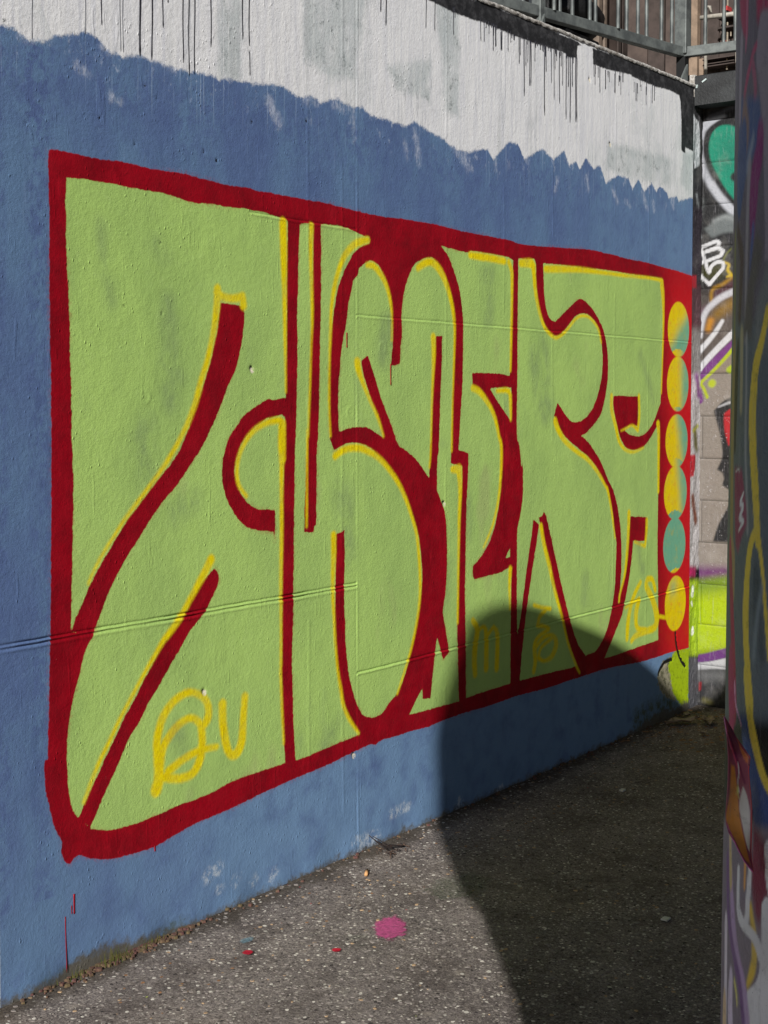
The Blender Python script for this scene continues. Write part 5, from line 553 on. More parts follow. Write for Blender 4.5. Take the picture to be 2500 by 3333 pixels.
def wall_attrs(me, X, Z):
    BT = np.array(BLUE_TOP); o = np.argsort(BT[:,0]); bt = np.interp(X, BT[o,0], BT[o,1])
    xs_ = np.linspace(-5, .2, 800); bs = np.convolve(np.pad(np.interp(xs_, BT[o,0], BT[o,1]), 30, 'edge'), np.ones(61)/61, 'valid'); bm_ = np.interp(X, xs_, bs)
    bt = bm_+(bt-bm_)*np.where(X > -2.3, 1.45, 1.1)
    blue = Z-bt
    blue = np.where(X < -4.538, np.maximum(blue, .70-Z), blue)          # white again at the left end, low down
    blue = np.where(X > -.02, np.maximum(blue, X+.018), blue)
    mural = sdf_poly(X, Z, MURAL); green = np.full(X.shape, CL_)
    for g in GREENS: green = np.minimum(green, sdf_poly(X, Z, g))
    red = np.maximum(mural, -green)
    for r in REDS: red = np.minimum(red, sdf_poly(X, Z, r))
    red = np.maximum(red, -(CL_))
    yel = np.full(X.shape, CL_)
    for iy, y in enumerate(YELLOWS):
        kk = 1.08 if 29 <= iy else .84
        yel = np.minimum(yel, sdf_stroke(X, Z, [(a, b, r*kk-.001) for a, b, r in y], CL_, 3))
    dot = np.full(X.shape, CL_); teal = np.zeros(X.shape)
    for i, (cx, cz, rx, rz) in enumerate(DOTS):
        u = (X-cx)/rx; v = (Z-cz)/rz; d = (np.hypot(u, v)-1)*(rx+rz)/2; near = d < CL_
        dot = np.minimum(dot, np.clip(d, -CL_, CL_))
        s = lambda t: 1/(1+np.exp(-t))
        t = [s((u-v*1.3-.1)*5), s((u-.35)*7), s((u-.28+.3*v)*7), s((u-.38+.2*v)*7), np.ones(len(u)), .55*np.exp(-((u+.25)**2+(v-.6)**2)/.12)][i]
        teal = np.where(near, t, teal)
    blk = np.minimum(sdf_poly(X, Z, BLACKS[0]), sdf_poly(X, Z, BLACKS[1]))
    left = np.where(X < -2.13, np.maximum(3.176+.006*np.sin(X*9)-Z, Z-WT(X)+.012), 1.); blk = np.minimum(blk, np.clip(left, -CL_, CL_))
    gre = np.full(X.shape, .06)
    for g in GREYS: gre = np.minimum(gre, sdf_poly(X, Z, g, .06, 1))
    sc = np.full(X.shape, .06)
    for s_ in SCUFFS: sc = np.minimum(sc, sdf_stroke(X, Z, s_, .06))
    ol = np.full(X.shape, .08)
    for s_ in OLIVES: ol = np.minimum(ol, sdf_stroke(X, Z, s_, .08))
    cr = np.full(X.shape, .02)
    for c in CRACKS: cr = np.minimum(cr, sdf_stroke(X, Z, [(a, b, .009) for a, b in c], .02))
    ch = np.full(X.shape, .02)
    for a, b in PITS: cr = np.minimum(cr, np.hypot(X-a, (Z-b)*.8)-.0022)
    for a, b in CHIPS:
        ch = np.minimum(ch, np.hypot(X-a, Z-b)-.008); cr = np.minimum(cr, np.hypot(X-a+.006, Z-b-.008)-.006)
    sv = np.full(X.shape, CL_)
    for s_ in SLIVERS: sv = np.minimum(sv, sdf_stroke(X, Z, s_))
    set_attr(me, 'sliver', sv)
    gh = np.full(X.shape, .1)
    for g_ in GHOSTS: gh = np.minimum(gh, sdf_stroke(X, Z, g_, .1))
    set_attr(me, 'ghost', gh)
    cl = lambda t: np.clip(t, 0, 1)
    set_attr(me, 'blue', np.clip(blue, -.2, .2)); set_attr(me, 'mural', mural); set_attr(me, 'red', red)
    set_attr(me, 'yellow', yel); set_attr(me, 'dot', dot); set_attr(me, 'teal', teal); set_attr(me, 'black', blk)
    set_attr(me, 'greyed', gre); set_attr(me, 'scuff', sc); set_attr(me, 'olive', ol)
    set_attr(me, 'lime', sdf_poly(X, Z, LIME)); set_attr(me, 'beige', sdf_poly(X, Z, BEIGE))
    set_attr(me, 'crack', cr); set_attr(me, 'chip', ch); set_attr(me, 'foot', Z-.042*np.exp(-((X+4.17)/.17)**2)+.012-.035*cl((X+.75)/.3))
    set_attr(me, 'indigo', cl(1-np.abs(Z-bt+.12)/.2) + (cl((-4.485-X)/.02)+cl((X+4.43)/.02)*cl((-4.315-X)/.05))*(Z > .25)*1.)
    set_attr(me, 'lightblue', cl((.75-Z)/.4)*cl((X+4.2)/1.2+.35)+cl((X+1.6)/1.2)*cl((2.9-Z)/.3)*.6)
    set_attr(me, 'brightred', cl((X+.42)/.18)*cl(1.9)*.85*(1-.4*cl((Z-2.1)/.2)))
    return cr, ch
def panel(x0, x1, z0, z1, step, top=False):
    xs = axis(x0, x1, step, (SEAM_X,) if step < .02 else (), .0025, .02)
    zs = axis(z0, z1, step, [g[2] for g in GRV] if step < .02 else (), .0025, .03)
    me, X, Z = grid_mesh('concrete_panel', xs, zs, lambda X, Z: np.stack([X, X*0, Z], 1))
    Zt = np.where(Z > 3.0, 3.0+(Z-3.0)*(WT(X)-3.0)/.30, Z) if top else Z
    cr, ch = wall_attrs(me, X, Zt)
    dep = relief(X, Z) + np.clip(.003-cr, 0, .005)*.8 + np.clip(.004-ch, 0, .01)*.2
    foot = np.clip(1-Z/.12, 0, 1); dep += foot*.004*np.sin(X*23)*np.sin(X*7+1)
    V = np.stack([X, dep, Zt], 1).astype(np.float32); me.vertices.foreach_set('co', V.ravel()); me.update()
    return link('concrete_panel', me, M_WALL, wall)
ST_ = .006
panel(-4.8, SEAM_X, -.03, .981, ST_); panel(-4.8, SEAM_X, .981, 2.262, ST_); panel(-4.8, SEAM_X, 2.262, 3.30, ST_, True)
panel(SEAM_X, -.02, -.03, .659, ST_); panel(SEAM_X, -.02, .659, 1.956, ST_); panel(SEAM_X, -.02, 1.956, 3.30, ST_, True)
for z0, z1, t in ((-.03, .981, False), (.981, 2.262, False), (2.262, 3.30, True)): panel(-9.6, -4.8, z0, z1, .06, t)
# body of the wall behind the face
m = MB(); m.box(-9.6, .4, .03, .38, -.03, 3.22); m.build('wall_core', M_TOPC, wall)
# rough mortar return between the mural and the block wall
def stfn(X, Z):
    d = np.array([mnoise.noise((x*18, z*9, 5.))*.006+mnoise.noise((x*60, z*40, 2.))*.003 for x, z in zip(X, Z)])
    edge = np.clip((X+.02)/.02, 0, 1)
    return np.stack([X, .004+d*edge, np.where(Z > 3.28, WT(X)-.02, Z)], 1)
me, X, Z = grid_mesh('mortar_strip', np.linspace(-.02, .13, 32), np.linspace(-.03, 3.29, 560), stfn)
set_col(me, 'paint', paint(X, Z, STRIP_PAINT, KW)); set_attr(me, 'flaky', np.where((Z < 1.75) & (Z > .62), .9, .12))
link('mortar_strip', me, M_STRIP, wall)
# coping crust: a ragged pale mortar edge on top of the wall
xs = np.arange(-9.6, .13, .012); V = []; F = []
prof = [(-.003, -.006), (-.009, .001), (-.006, .010), (.02, .014), (.36, .010), (.38, -.04)]
for i, x in enumerate(xs):
    a = mnoise.noise((x*6, 0, 0))*.004+mnoise.noise((x*31, 2, 0))*.005
    for k, (y, z) in enumerate(prof):
        V.append((x, y+(a*.5 if k < 3 else 0), float(WT(x))+z*(1 if k > 2 else 1)+(a if k < 4 else 0)))
for i in range(len(xs)-1):
    for k in range(len(prof)-1):
        a = i*len(prof)+k; F.append((a, a+len(prof), a+len(prof)+1, a+1))
raw('coping', V, F, M_CRUST, wall, True)
# paint runs standing on the face
def drips(name, L, mat, sel):
    m = MB()
    for i, (x, z0, z1, wd) in enumerate(L):
        if not sel(i, x, z0, z1, wd): continue
        n = 10; pts = []; rr = []
        for k in range(n+1):
            t = k/n; z = z0+(z1-z0)*t
            y = float(relief(np.array([x]), np.array([z]))[0])
            pts.append((x+.0015*math.sin(z*23+i), y+.0002, z)); r = max(wd*.55, .0016)*(1-.25*t); rr.append(r*(1.35 if k == n-1 else 1)*(.5 if k == n else 1))
        v0 = len(m.v); m.tube(pts, rr, 6)
        for q in range(v0, len(m.v)):
            x_, y_, z_ = m.v[q]; c = pts[(q-v0)//6]; m.v[q] = (x_, c[1]+(y_-c[1])*.35-.0006, z_)
    if m.v: tag(m.build(name, mat, wall, smooth=True), kind='stuff')
drips('black_paint_drips', DRIPS, M_DRIP, lambda i, x, a, b, wd: wd > .0035)
drips('grey_paint_drips', DRIPS, M_GREYDRIP, lambda i, x, a, b, wd: wd <= .0035)
extra = []
for i in range(60):
    x = random.uniform(-2.15, -.5)
    if -1.3 < x < -1.15: continue
    extra.append((x, 3.19, 3.19-random.choice((.02, .03, .05, .09)), .0045))
for i in range(14): extra.append((random.uniform(-4.6, -2.2), 3.19, 3.19-random.uniform(.02, .15), .0045))
drips('short_paint_drips', extra, M_DRIP, lambda *a: True)
drips('red_paint_drips', RED_DRIPS, M_REDDRIP, lambda *a: True)

# ---------------------------------------------------------------- block wall
KB = 1/1.75
bwall = empty('block_wall', (BX, -1.2, 0), 'painted concrete block wall seen end-on beyond the mural, lime green at its foot', 'wall')
zj = [-.0, .221, .441, .660, .885, 1.111, 1.337, 1.5635, 1.792, 2.013, 2.245, 2.467, 2.69, 2.912, 3.135, 3.30]
for r in range(len(zj)-1):
    z0, z1 = zj[r]+.0022, zj[r+1]-.0022
    cuts = [.03, -.009 if r % 2 == 0 else -.235]
    while cuts[-1] > -3.4: cuts.append(cuts[-1]-.45)
    for k in range(len(cuts)-1):
        y1, y0 = cuts[k]-.0015, cuts[k+1]+.0015
        if y1-y0 < .02: continue
        near = y1 > -.45; st = .0065 if near else .05
        ys_ = np.linspace(y0, y1, max(3, int((y1-y0)/st))); zs_ = np.linspace(z0, z1, max(3, int((z1-z0)/st)))
        off = random.uniform(-.002, .002)
        def bf(Y, Z):
            e = np.minimum(np.minimum(Y-y0, y1-Y), np.minimum(Z-z0, z1-Z)); d = off*.5+np.where(e < .002, .0030, 0)
            return np.stack([BX+d, Y, Z], 1)
        me, Y, Z = grid_mesh('block', ys_[::-1], zs_, bf)
        set_col(me, 'paint', paint(Y, Z, BACK_PAINT, KB) if near else np.tile(lin((96,90,88), KB), (len(Y), 1)))
        set_attr(me, 'flaky', np.where((Z < 1.70) & (Z > .66), .55, .05))
        link('block', me, M_BLOCK, bwall)
me, Y, Z = grid_mesh('mortar_bed', np.linspace(-.46, .03, 90)[::-1], np.linspace(-.03, 3.3, 560), lambda Y, Z: np.stack([Y*0+BX+.0035, Y, Z], 1))
set_col(me, 'paint', paint(Y, Z, BACK_PAINT, KB)*.55); set_attr(me, 'flaky', Y*0); link('mortar_bed', me, M_BLOCK, bwall)
m = MB(); m.box(BX+.008, BX+.25, -3.6, .36, -.03, 3.2); m.build('wall_core', M_MORTAR, bwall)

# ---------------------------------------------------------------- beam on the block wall
beam = empty('edge_beam', (.1, -1.5, 3.2), 'dark grey painted concrete beam along the top of the block wall', 'beam')
V = []; F = []
ysb = np.arange(-.002, -3.4, -.04)
for y in ysb:
    a = mnoise.noise((y*5, 1, 1))*.003; x0 = -.012+a
    for x, z in ((x0, 3.196), (x0-.001, 3.30), (x0+.001, 3.346+a), (x0+.012, 3.353+a), (.36, 3.353), (.36, 3.196)): V.append((x, y, z))
for i in range(len(ysb)-1):
    for k in range(6):
        a = i*6+k; b = i*6+(k+1) % 6; F.append((a, b, b+6, a+6))
F.append(tuple(range(6))[::-1]); F.append(tuple((len(ysb)-1)*6+k for k in range(6)))
raw('concrete_beam', V, F, M_BEAM, beam)
M_CHIPW = simple('pale_chip', (200,214,212), .8)
for (a, b) in (((-.045, 3.312), (-.068, 3.326)), ((-.014, 3.285), (-.018, 3.302))):
    m = MB(); m.bar((-.015, a[0], a[1]), (-.015, b[0], b[1]), .006, .008, Vector((0,-.6,1))); m.build('paint_scrape', M_CHIPW, beam)
m = MB(); m.box(-.010, .30, -.001, .03, 3.24, 3.36); m.build('beam_end', M_CRUST, beam, bevel=.006)

# ---------------------------------------------------------------- upper walkway and railing
m = MB(); m.box(-9.6, 8, .36, 6, 3.02, 3.20); m.box(.36, 8, -3.6, .36, 3.02, 3.20)
tag(m.build('upper_walkway', M_TOPC), kind='structure')
RZ = 3.512; M_DKS = simple('dark_steel', (16,17,18), .6)
rail = empty('steel_railing', (.1, .12, 3.2), 'galvanised steel railing with upright bars above the corner of the walls', 'railing')
A = Vector((.105, .12, 0)); dL = (Vector((-1.45, .43, 0))-Vector((.087, .1135, 0))).normalized(); dR = Vector((.13, -1, 0)).normalized()
def rbar(name, a, b, wd, ht, bev=.004):
    m = MB(); m.bar(a, b, wd, ht); return m.build(name, M_STEEL, rail, bevel=bev)
for z in (RZ, 4.5):
    rbar('rail', A+Vector((0,0,z))+dL*.0, A+dL*4.4+Vector((0,0,z)), .045, .052)
    rbar('rail', A+Vector((0,0,z))+dR*.0, A+dR*3.2+Vector((0,0,z)), .045, .052)
def post(p, z0=3.2, wd=.062):
    m = MB(); m.box(p.x-wd/2, p.x+wd/2, p.y-wd/2, p.y+wd/2, z0, 4.56); return m.build('post', M_STEEL, rail, bevel=.004)
post(A, 3.50, .068)
m = MB(); m.box(A.x-.025, A.x+.025, A.y-.025, A.y+.025, 3.2, 3.485); m.build('post_foot', M_DKS, rail)
def gusset(p, d, hh, ww):
    t = .006; n = d.cross(Vector((0,0,1))).normalized()*t
    q = [p+Vector((0,0,hh)), p, p+d*ww, p+d*(ww*.85)+Vector((0,0,.03))]
    v = [tuple(a+n) for a in (p+Vector((0,0,hh)), p, p+d*ww)]+[tuple(a-n) for a in (p+Vector((0,0,hh)), p, p+d*ww)]
    return raw('gusset_plate', v, [(0,1,2),(5,4,3),(0,3,4,1),(1,4,5,2),(2,5,3,0)], M_STEEL, rail)
P2 = A+dL*1.16
post(P2, 3.2, .05); gusset(P2+Vector((0,-.03,3.20)), Vector((-1,0,0)), .30, .17); gusset(A+Vector((-.03,-.04,3.30)), Vector((-1,.2,0)).normalized(), .14, .09)
post(A+dL*2.75, 3.2, .05); post(A+dR*1.4, 3.2, .05)
base = None
def baluster(p):
    global base
    if base is None:
        m = MB(); m.tube([(0,0,RZ+.02), (0,0,4.48)], .0105, 8, False); base = m.build('baluster', M_STEEL, rail, smooth=True)
        base.matrix_parent_inverse.identity(); base.location = p-rail.location; base.location.z = -rail.location.z; return
    o = base.copy(); COL.objects.link(o); o.parent = rail; o.matrix_parent_inverse.identity()
    o.location = p-rail.location; o.location.z = -rail.location.z; o.rotation_euler.x = random.uniform(-.012, .012)
for i in range(1, 44):
    if abs(i*.098-1.16) > .04 and abs(i*.098-2.75) > .04: baluster(A+dL*(i*.098))
for i in range(1, 30):
    if abs(i*.104-1.4) > .04: baluster(A+dR*(i*.104))
# dark rounded thing behind the rail
BAGX, BAGZ = -.03, 3.745
M_BLACK = simple('black_plastic', (9,9,10), .55, sc=6, bump=.3, bd=.01)
bm = bmesh.new(); bmesh.ops.create_icosphere(bm, subdivisions=4, radius=1)
for v in bm.verts:
    q = v.co.copy(); v.co = Vector((q.x*.24, q.y*.2, q.z*.085+(.03 if q.z > 0 else 0)))*(1+.06*mnoise.noise(q*2.2))
me = bpy.data.meshes.new('bin_bag'); bm.to_mesh(me); bm.free()
me.polygons.foreach_set('use_smooth', [True]*len(me.polygons))
o = link('black_bag', me, M_BLACK); o.location = (BAGX, .75, BAGZ); o.rotation_euler = (0, .12, .1)
tag(o, 'rounded black bag on a crate behind the railing, below its lower rail', 'bag')
c = MB(); c.box(BAGX-.24, BAGX+.14, .62, .90, 3.202, BAGZ-.10); tag(c.build('dark_crate', M_BLACK, bevel=.01), 'dark crate under the black bag on the upper walkway', 'crate')
# white handrail tube
M_WHT = simple('white_tube', (178,172,160), .5, sc=20, bump=.1)
hr = empty('tube_frame', (1.6, .6, 3.2), 'pale tube frame with a level bar behind the right part of the railing', 'frame')
m = MB(); m.tube([(1.6,.67,4.113),(1.6,.40,4.100)], .015, 10); m.build('cross_bar', M_WHT, hr, smooth=True)
m = MB(); m.tube([(1.62,.640,3.2),(1.62,.640,4.16),(1.62,.632,4.185),(1.62,.615,4.18),(1.62,.608,4.14)], .011, 8); m.build('upright', M_WHT, hr, smooth=True)
m = MB(); m.tube([(1.62,.43,3.2),(1.62,.43,4.13)], .010, 8); m.build('upright', M_WHT, hr, smooth=True)
m = MB(); m.box(1.585,1.625,.415,.445,4.085,4.13); m.build('clamp', M_WHT, hr, bevel=.006)

# ---------------------------------------------------------------- building behind
M_BRN = simple('brown_cladding', (84,72,66), .75, sc=4, rgb2=(64,54,50), bump=.2)
M_BRN2 = simple('brown_board', (70,60,56), .75, sc=7, rgb2=(54,46,42))
M_STRIPM = simple('beige_pipe', (122,108,96), .6, sc=9); M_DK = simple('dark_frame', (20,21,24), .5, sc=6)
M_GL = simple('grey_glass', (84,92,98), .12, sc=2, spec=.6, bump=.0); M_FR = simple('pale_frame', (112,110,108), .6)
M_YP = simple('yellow_sheet', (150,140,70), .7); M_PT = simple('pale_sheet', (150,142,126), .7); M_LAMP = simple('red_sign', (200,70,70), .5)
M_WOOD = simple('pale_wood', (142,122,104), .7, sc=10); M_BOT = simple('pale_tin', (150,138,120), .6, sc=30)
bld = empty('brown_building', (4, 3, 0), 'brown clad building with dark windows behind the railing', 'building')
m = MB(); m.box(-3, 6.9, 3.02, 6.5, 0, 7.5); m.build('wall', M_BRN, bld)
m = MB(); m.box(-3, 5.9, 2.2, 6.5, 7.5, 7.6); m.build('roof', M_DK, bld)
x = -2.9; i = 0
while x < 6.8:
    wd = .30 if i % 2 else .26
    m = MB(); m.box(x, x+wd, 3.0+random.uniform(0,.012), 3.03, 3.2, 6.6); m.build('cladding_panel', random.choice((M_BRN, M_BRN2)), bld); x += wd+.02; i += 1
dep = {'brown': (2.985, M_BRN2), 'dark': (2.96, M_DK), 'glass': (2.975, M_GL), 'mullion': (2.95, M_DK), 'frame': (2.968, M_FR), 'strip': (2.93, M_STRIPM), 'patch': (2.972, M_PT), 'lamp': (2.92, M_LAMP), 'yellowpatch': (2.972, M_YP)}
nm = {'brown': 'fascia_board', 'dark': 'window_recess', 'glass': 'window_pane', 'mullion': 'mullion', 'frame': 'blind', 'strip': 'downpipe', 'patch': 'notice', 'lamp': 'red_light', 'yellowpatch': 'yellow_notice'}
for k, a, b, z0, z1 in FACADE_A:
    y, mt = dep[k]; m = MB()
    if k in ('brown', 'dark', 'mullion', 'glass', 'strip'): z0, z1 = (3.2 if k != 'glass' else 4.2), 6.3
    m.box(a, b, y, 3.0 if k != 'glass' else 2.995, z0, z1); m.build(nm[k], mt, bld)
sh = empty('brown_shed', (5.2, 0, 3.2), 'brown boarded shed wall with shelves of small pale tins, at the top right', 'shed')
m = MB(); m.box(5.06, 5.9, -3.5, 2.9, 3.2, 6.5); m.build('back_board', M_BRN, sh)
y = 2.85
while y > -3.4:
    m = MB(); m.box(5.03+random.uniform(0,.012), 5.07, y-.16, y, 3.2, 6.5); m.build('board', random.choice((M_BRN, M_BRN2)), sh); y -= .175
n2 = {'wood': 'timber_post', 'woodthin': 'timber_post', 'patch': 'notice', 'brownboard': 'shelf', 'bottle': 'tin', 'redcap': 'red_lid', 'pale': 'timber_strip'}
mm = {'wood': M_WOOD, 'woodthin': M_WOOD, 'patch': M_PT, 'brownboard': M_BRN2, 'bottle': M_BOT, 'redcap': M_LAMP, 'pale': M_WOOD}
for k, a, b, z0, z1 in FACADE_B:
    dx = {'brownboard': 4.90, 'bottle': 4.94, 'redcap': 4.93, 'wood': 4.96, 'woodthin': 4.97, 'patch': 5.01, 'pale': 4.95}[k]
    if k in ('wood',): z0, z1 = 3.2, 6.4
    m = MB(); m.box(dx, 5.03, a, b, z0, z1) if k != 'bottle' else m.tube([(dx+.02, (a+b)/2, z0), (dx+.02, (a+b)/2, z1)], (b-a)/2, 8)
    m.build(n2[k], mm[k], sh)

# ---------------------------------------------------------------- round pillar in front
PC = (-4.54285, -2.45390)
pil = empty('round_pillar', (PC[0], PC[1], 0), 'round concrete pillar covered in layered graffiti, close by on the right', 'pillar')
pr = lambda z: .36+(1.65-z)*.0065
def colfn(T, Z):
    d = np.array([mnoise.noise((t*3, z*2.5, 1.))*.0022 for t, z in zip(T, Z)]) if len(T) < 150000 else 0
    r = pr(Z)+d; return np.stack([PC[0]+r*np.cos(T), PC[1]+r*np.sin(T), Z], 1)
me, T, Z = grid_mesh('pillar_shaft', np.linspace(2.95, 1.55, 150)[::-1], np.linspace(.45, 2.45, 560), colfn)
KP = 2.3
set_col(me, 'paint', paint(T, Z, [(c, s*.8, k, p) for c, s, k, p in PILLAR_PAINT], KP)); set_attr(me, 'flaky', T*0)
link('pillar_shaft', me, M_PILLAR, pil)
def rest(t0, t1, z0, z1, nt_, nz_):
    me, T, Z = grid_mesh('pillar_shaft', np.linspace(t0, t1, nt_), np.linspace(z0, z1, nz_), colfn)
    u = (np.sin(T*3+Z*2)+np.sin(Z*5-T*2))*.25+.5
    c = np.array(lin((70,78,86), KP))[None]*(1-u[:, None])+np.array(lin((120,60,96), KP))[None]*u[:, None]
    set_col(me, 'paint', c); set_attr(me, 'flaky', T*0); link('pillar_shaft', me, M_PILLAR, pil)
rest(1.55, 2.95, -.02, .45, 40, 20); rest(1.55, 2.95, 2.45, 4.2, 40, 50); rest(2.95, 1.55+2*math.pi, -.02, 4.2, 80, 90)
m = MB(); m.tube([(PC[0], PC[1], 4.19), (PC[0], PC[1], 4.21)], .35, 48); m.build('pillar_top', M_TOPC, pil)

# peeling poster on the pillar
V = []; UV = []; F = []
for r, u in zip(POSTER_XYZ, POSTER_UV):
    V += r; UV += [(a/1000, b/1000) for a, b in u]
n = 7
for i in range(len(POSTER_XYZ)-1):
    for k in range(n-1): a = i*n+k; F.append((a, a+1, a+n+1, a+n))
me = bpy.data.meshes.new('poster'); me.from_pydata(V, [], F)
bm = bmesh.new(); bm.from_mesh(me); lay = bm.verts.layers.float_vector.new('uvp')
for v, u in zip(bm.verts, UV): v[lay] = (u[0], u[1], 0)
bmesh.ops.subdivide_edges(bm, edges=list(bm.edges), cuts=3, use_grid_fill=True)
UVf = np.array([v[lay][:2] for v in bm.verts]); bm.to_mesh(me); bm.free()
PL = [((104,50,66), .004, 'p', [(.2,.2),(.6,.2),(.6,1.3),(.2,1.3)]),
 ((150,60,84), .004, 's', [(.31,.3,.004),(.35,.45,.006),(.41,.62,.006)]), ((84,24,52), .004, 's', [(.33,.36,.006),(.385,.52,.008),(.44,.68,.008)]),
 ((206,104,44), .006, 'p', [(.350,.56),(.372,.58),(.39,.72),(.41,.9),(.45,1.12),(.47,1.2),(.43,1.16),(.37,1.04),(.322,.93),(.322,.86),(.340,.76),(.345,.66)]),
 ((200,90,50), .003, 'p', [(.392,.405),(.43,.47),(.47,.52),(.46,.56),(.42,.5)]),
 ((206,186,150), .004, 'p', [(.43,.70),(.455,.76),(.474,.86),(.474,1.0),(.47,1.12),(.45,1.08),(.425,.95),(.405,.83),(.415,.75)]),
 ((200,170,190), .002, 's', [(.395,.55,.003),(.40,.62,.004),(.392,.68,.003),(.405,.74,.004)]), ((230,190,90), .002, 's', [(.385,.75,.003),(.393,.70,.004),(.40,.78,.003)]),
 ((196,90,130), .0015, 's', [(.304,.26,.002),(.318,.35,.002),(.345,.46,.002)]), ((186,70,120), .0015, 's', [(.318,.93,.0025),(.37,1.06,.0025),(.43,1.18,.0025),(.488,1.25,.003)]),
 ((226,60,60), .0015, 's', [(.392,.402,.002),(.476,.518,.003),(.466,.6,.002),(.48,.75,.002),(.486,.9,.002),(.482,1.1,.002),(.49,1.25,.002)])]
set_col(me, 'paint', paint(UVf[:,0], UVf[:,1], PL, 2.6)); set_attr(me, 'flaky', UVf[:,0]*0)
me.polygons.foreach_set('use_smooth', [True]*len(me.polygons))
M_POSTER = painted_attr_material('poster_paper', .3, .45)
o = link('peeling_poster', me, M_POSTER); tag(o, 'torn orange and maroon sheet of painted paper peeling off the round pillar', 'poster')
sm = o.modifiers.new('thickness', 'SOLIDIFY'); sm.thickness = .0012

# ---------------------------------------------------------------- what throws the shade
# unseen slab added behind the viewpoint, its outline worked back from the wanted shade
ca, sa, T_ = math.cos(SUN_AZ), math.sin(SUN_AZ), math.tan(SUN_EL)
pts = [(.15,.05)]+SHADE+[(-.06,2.13),(-.13,2.20),(-.19,2.27),(-.22,2.6),(-.24,3.2),(-.34,4.2),(-.6,4.6),(-1.8,4.6),(-1.8,-1.9),(-.35,-1.9),(-.3,-.9),(-.12,-.35),(.02,-.1)]
P = smooth([(a, b, 0) for a, b in pts], True, 3, 30)
a0 = -8.2; V = []
for j, da in enumerate((0, -.35)):
    for s, h, _ in P:
        a = a0+da; z = h-T_*(a+4.5)
        if h <= -1.8: z = -.05
        V.append((-s*sa+a*ca, s*ca+a*sa, z))
n = len(P); F = [tuple(range(n)), tuple(range(2*n-1, n-1, -1))]+[(i, n+i, n+(i+1) % n, (i+1) % n) for i in range(n)]
M_CASTER = simple('caster_grey', (128,124,118), .85, sc=5)
tag(raw('shade_caster', V, F, M_CASTER), 'unseen grey slab added behind the viewpoint, shaped to cast the curved shade', 'shade caster')

# ---------------------------------------------------------------- ground stuff
def chip_mesh(r, h):
    m = MB(); k = random.randint(5, 7); n0 = 0
    ring = [(r*random.uniform(.6,1.2)*math.cos(2*math.pi*i/k), r*random.uniform(.5,1.)*math.sin(2*math.pi*i/k)) for i in range(k)]
    m.v = [(x, y, 0) for x, y in ring]+[(x*.8, y*.8, h) for x, y in ring]
    m.f = [(i, (i+1) % k, k+(i+1) % k, k+i) for i in range(k)]+[tuple(range(k, 2*k))]
    return m
M_CH = [simple('pale_stone', (206,200,188), .8, sc=40), simple('grey_stone', (132,124,118), .85, sc=40), simple('dark_stone', (60,54,52), .85, sc=40),
        simple('red_flake', (190,30,50), .6, sc=40), simple('lime_flake', (190,205,90), .6, sc=40), simple('rust_leaf', (150,110,76), .8, sc=40), simple('tan_stone', (176,148,116), .85, sc=40)]
def scatter(name, mat, n, rmin, rmax, hfac=.35, where=None):
    V = []; F = []
    for i in range(n):
        while True:
            x = random.uniform(-5.6, .05); y = -abs(random.gauss(0, 1.0)) if random.random() < .3 else random.uniform(-2.6, -.01)
            if where is None or where(x, y): break
        c = chip_mesh(random.uniform(rmin, rmax)**1, random.uniform(.3, 1)*rmin*hfac*2)
        t = random.uniform(0, 6.28); ct, st = math.cos(t), math.sin(t); b = len(V)
        zt = mnoise.noise((x*1.7, y*1.7, 3.))*.004+mnoise.noise((x*9, y*9, 1.))*.0018-.0035
        V += [(x+p[0]*ct-p[1]*st, y+p[0]*st+p[1]*ct, zt+p[2]) for p in c.v]; F += [tuple(b+i for i in f) for f in c.f]
    return tag(raw(name, V, F, mat), kind='stuff')
scatter('pale_gravel', M_CH[0], 3600, .002, .0085, .3)
scatter('grey_gravel', M_CH[1], 6500, .003, .011, .5)
scatter('dark_gravel', M_CH[2], 3500, .002, .008, .5)
scatter('tan_gravel', M_CH[6], 900, .003, .009, .4)
scatter('pale_paint_flecks', M_CH[0], 500, .006, .013, .06)
scatter('red_paint_flakes', M_CH[3], 70, .002, .007, .15)
scatter('lime_paint_flakes', M_CH[4], 40, .002, .006, .15)
scatter('dry_leaf_bits', M_CH[5], 160, .003, .010, .2, lambda x, y: y > -.35-.1*random.random())
scatter('corner_litter', M_CH[5], 120, .006, .018, .2, lambda x, y: y > -.5 and x > -.9)
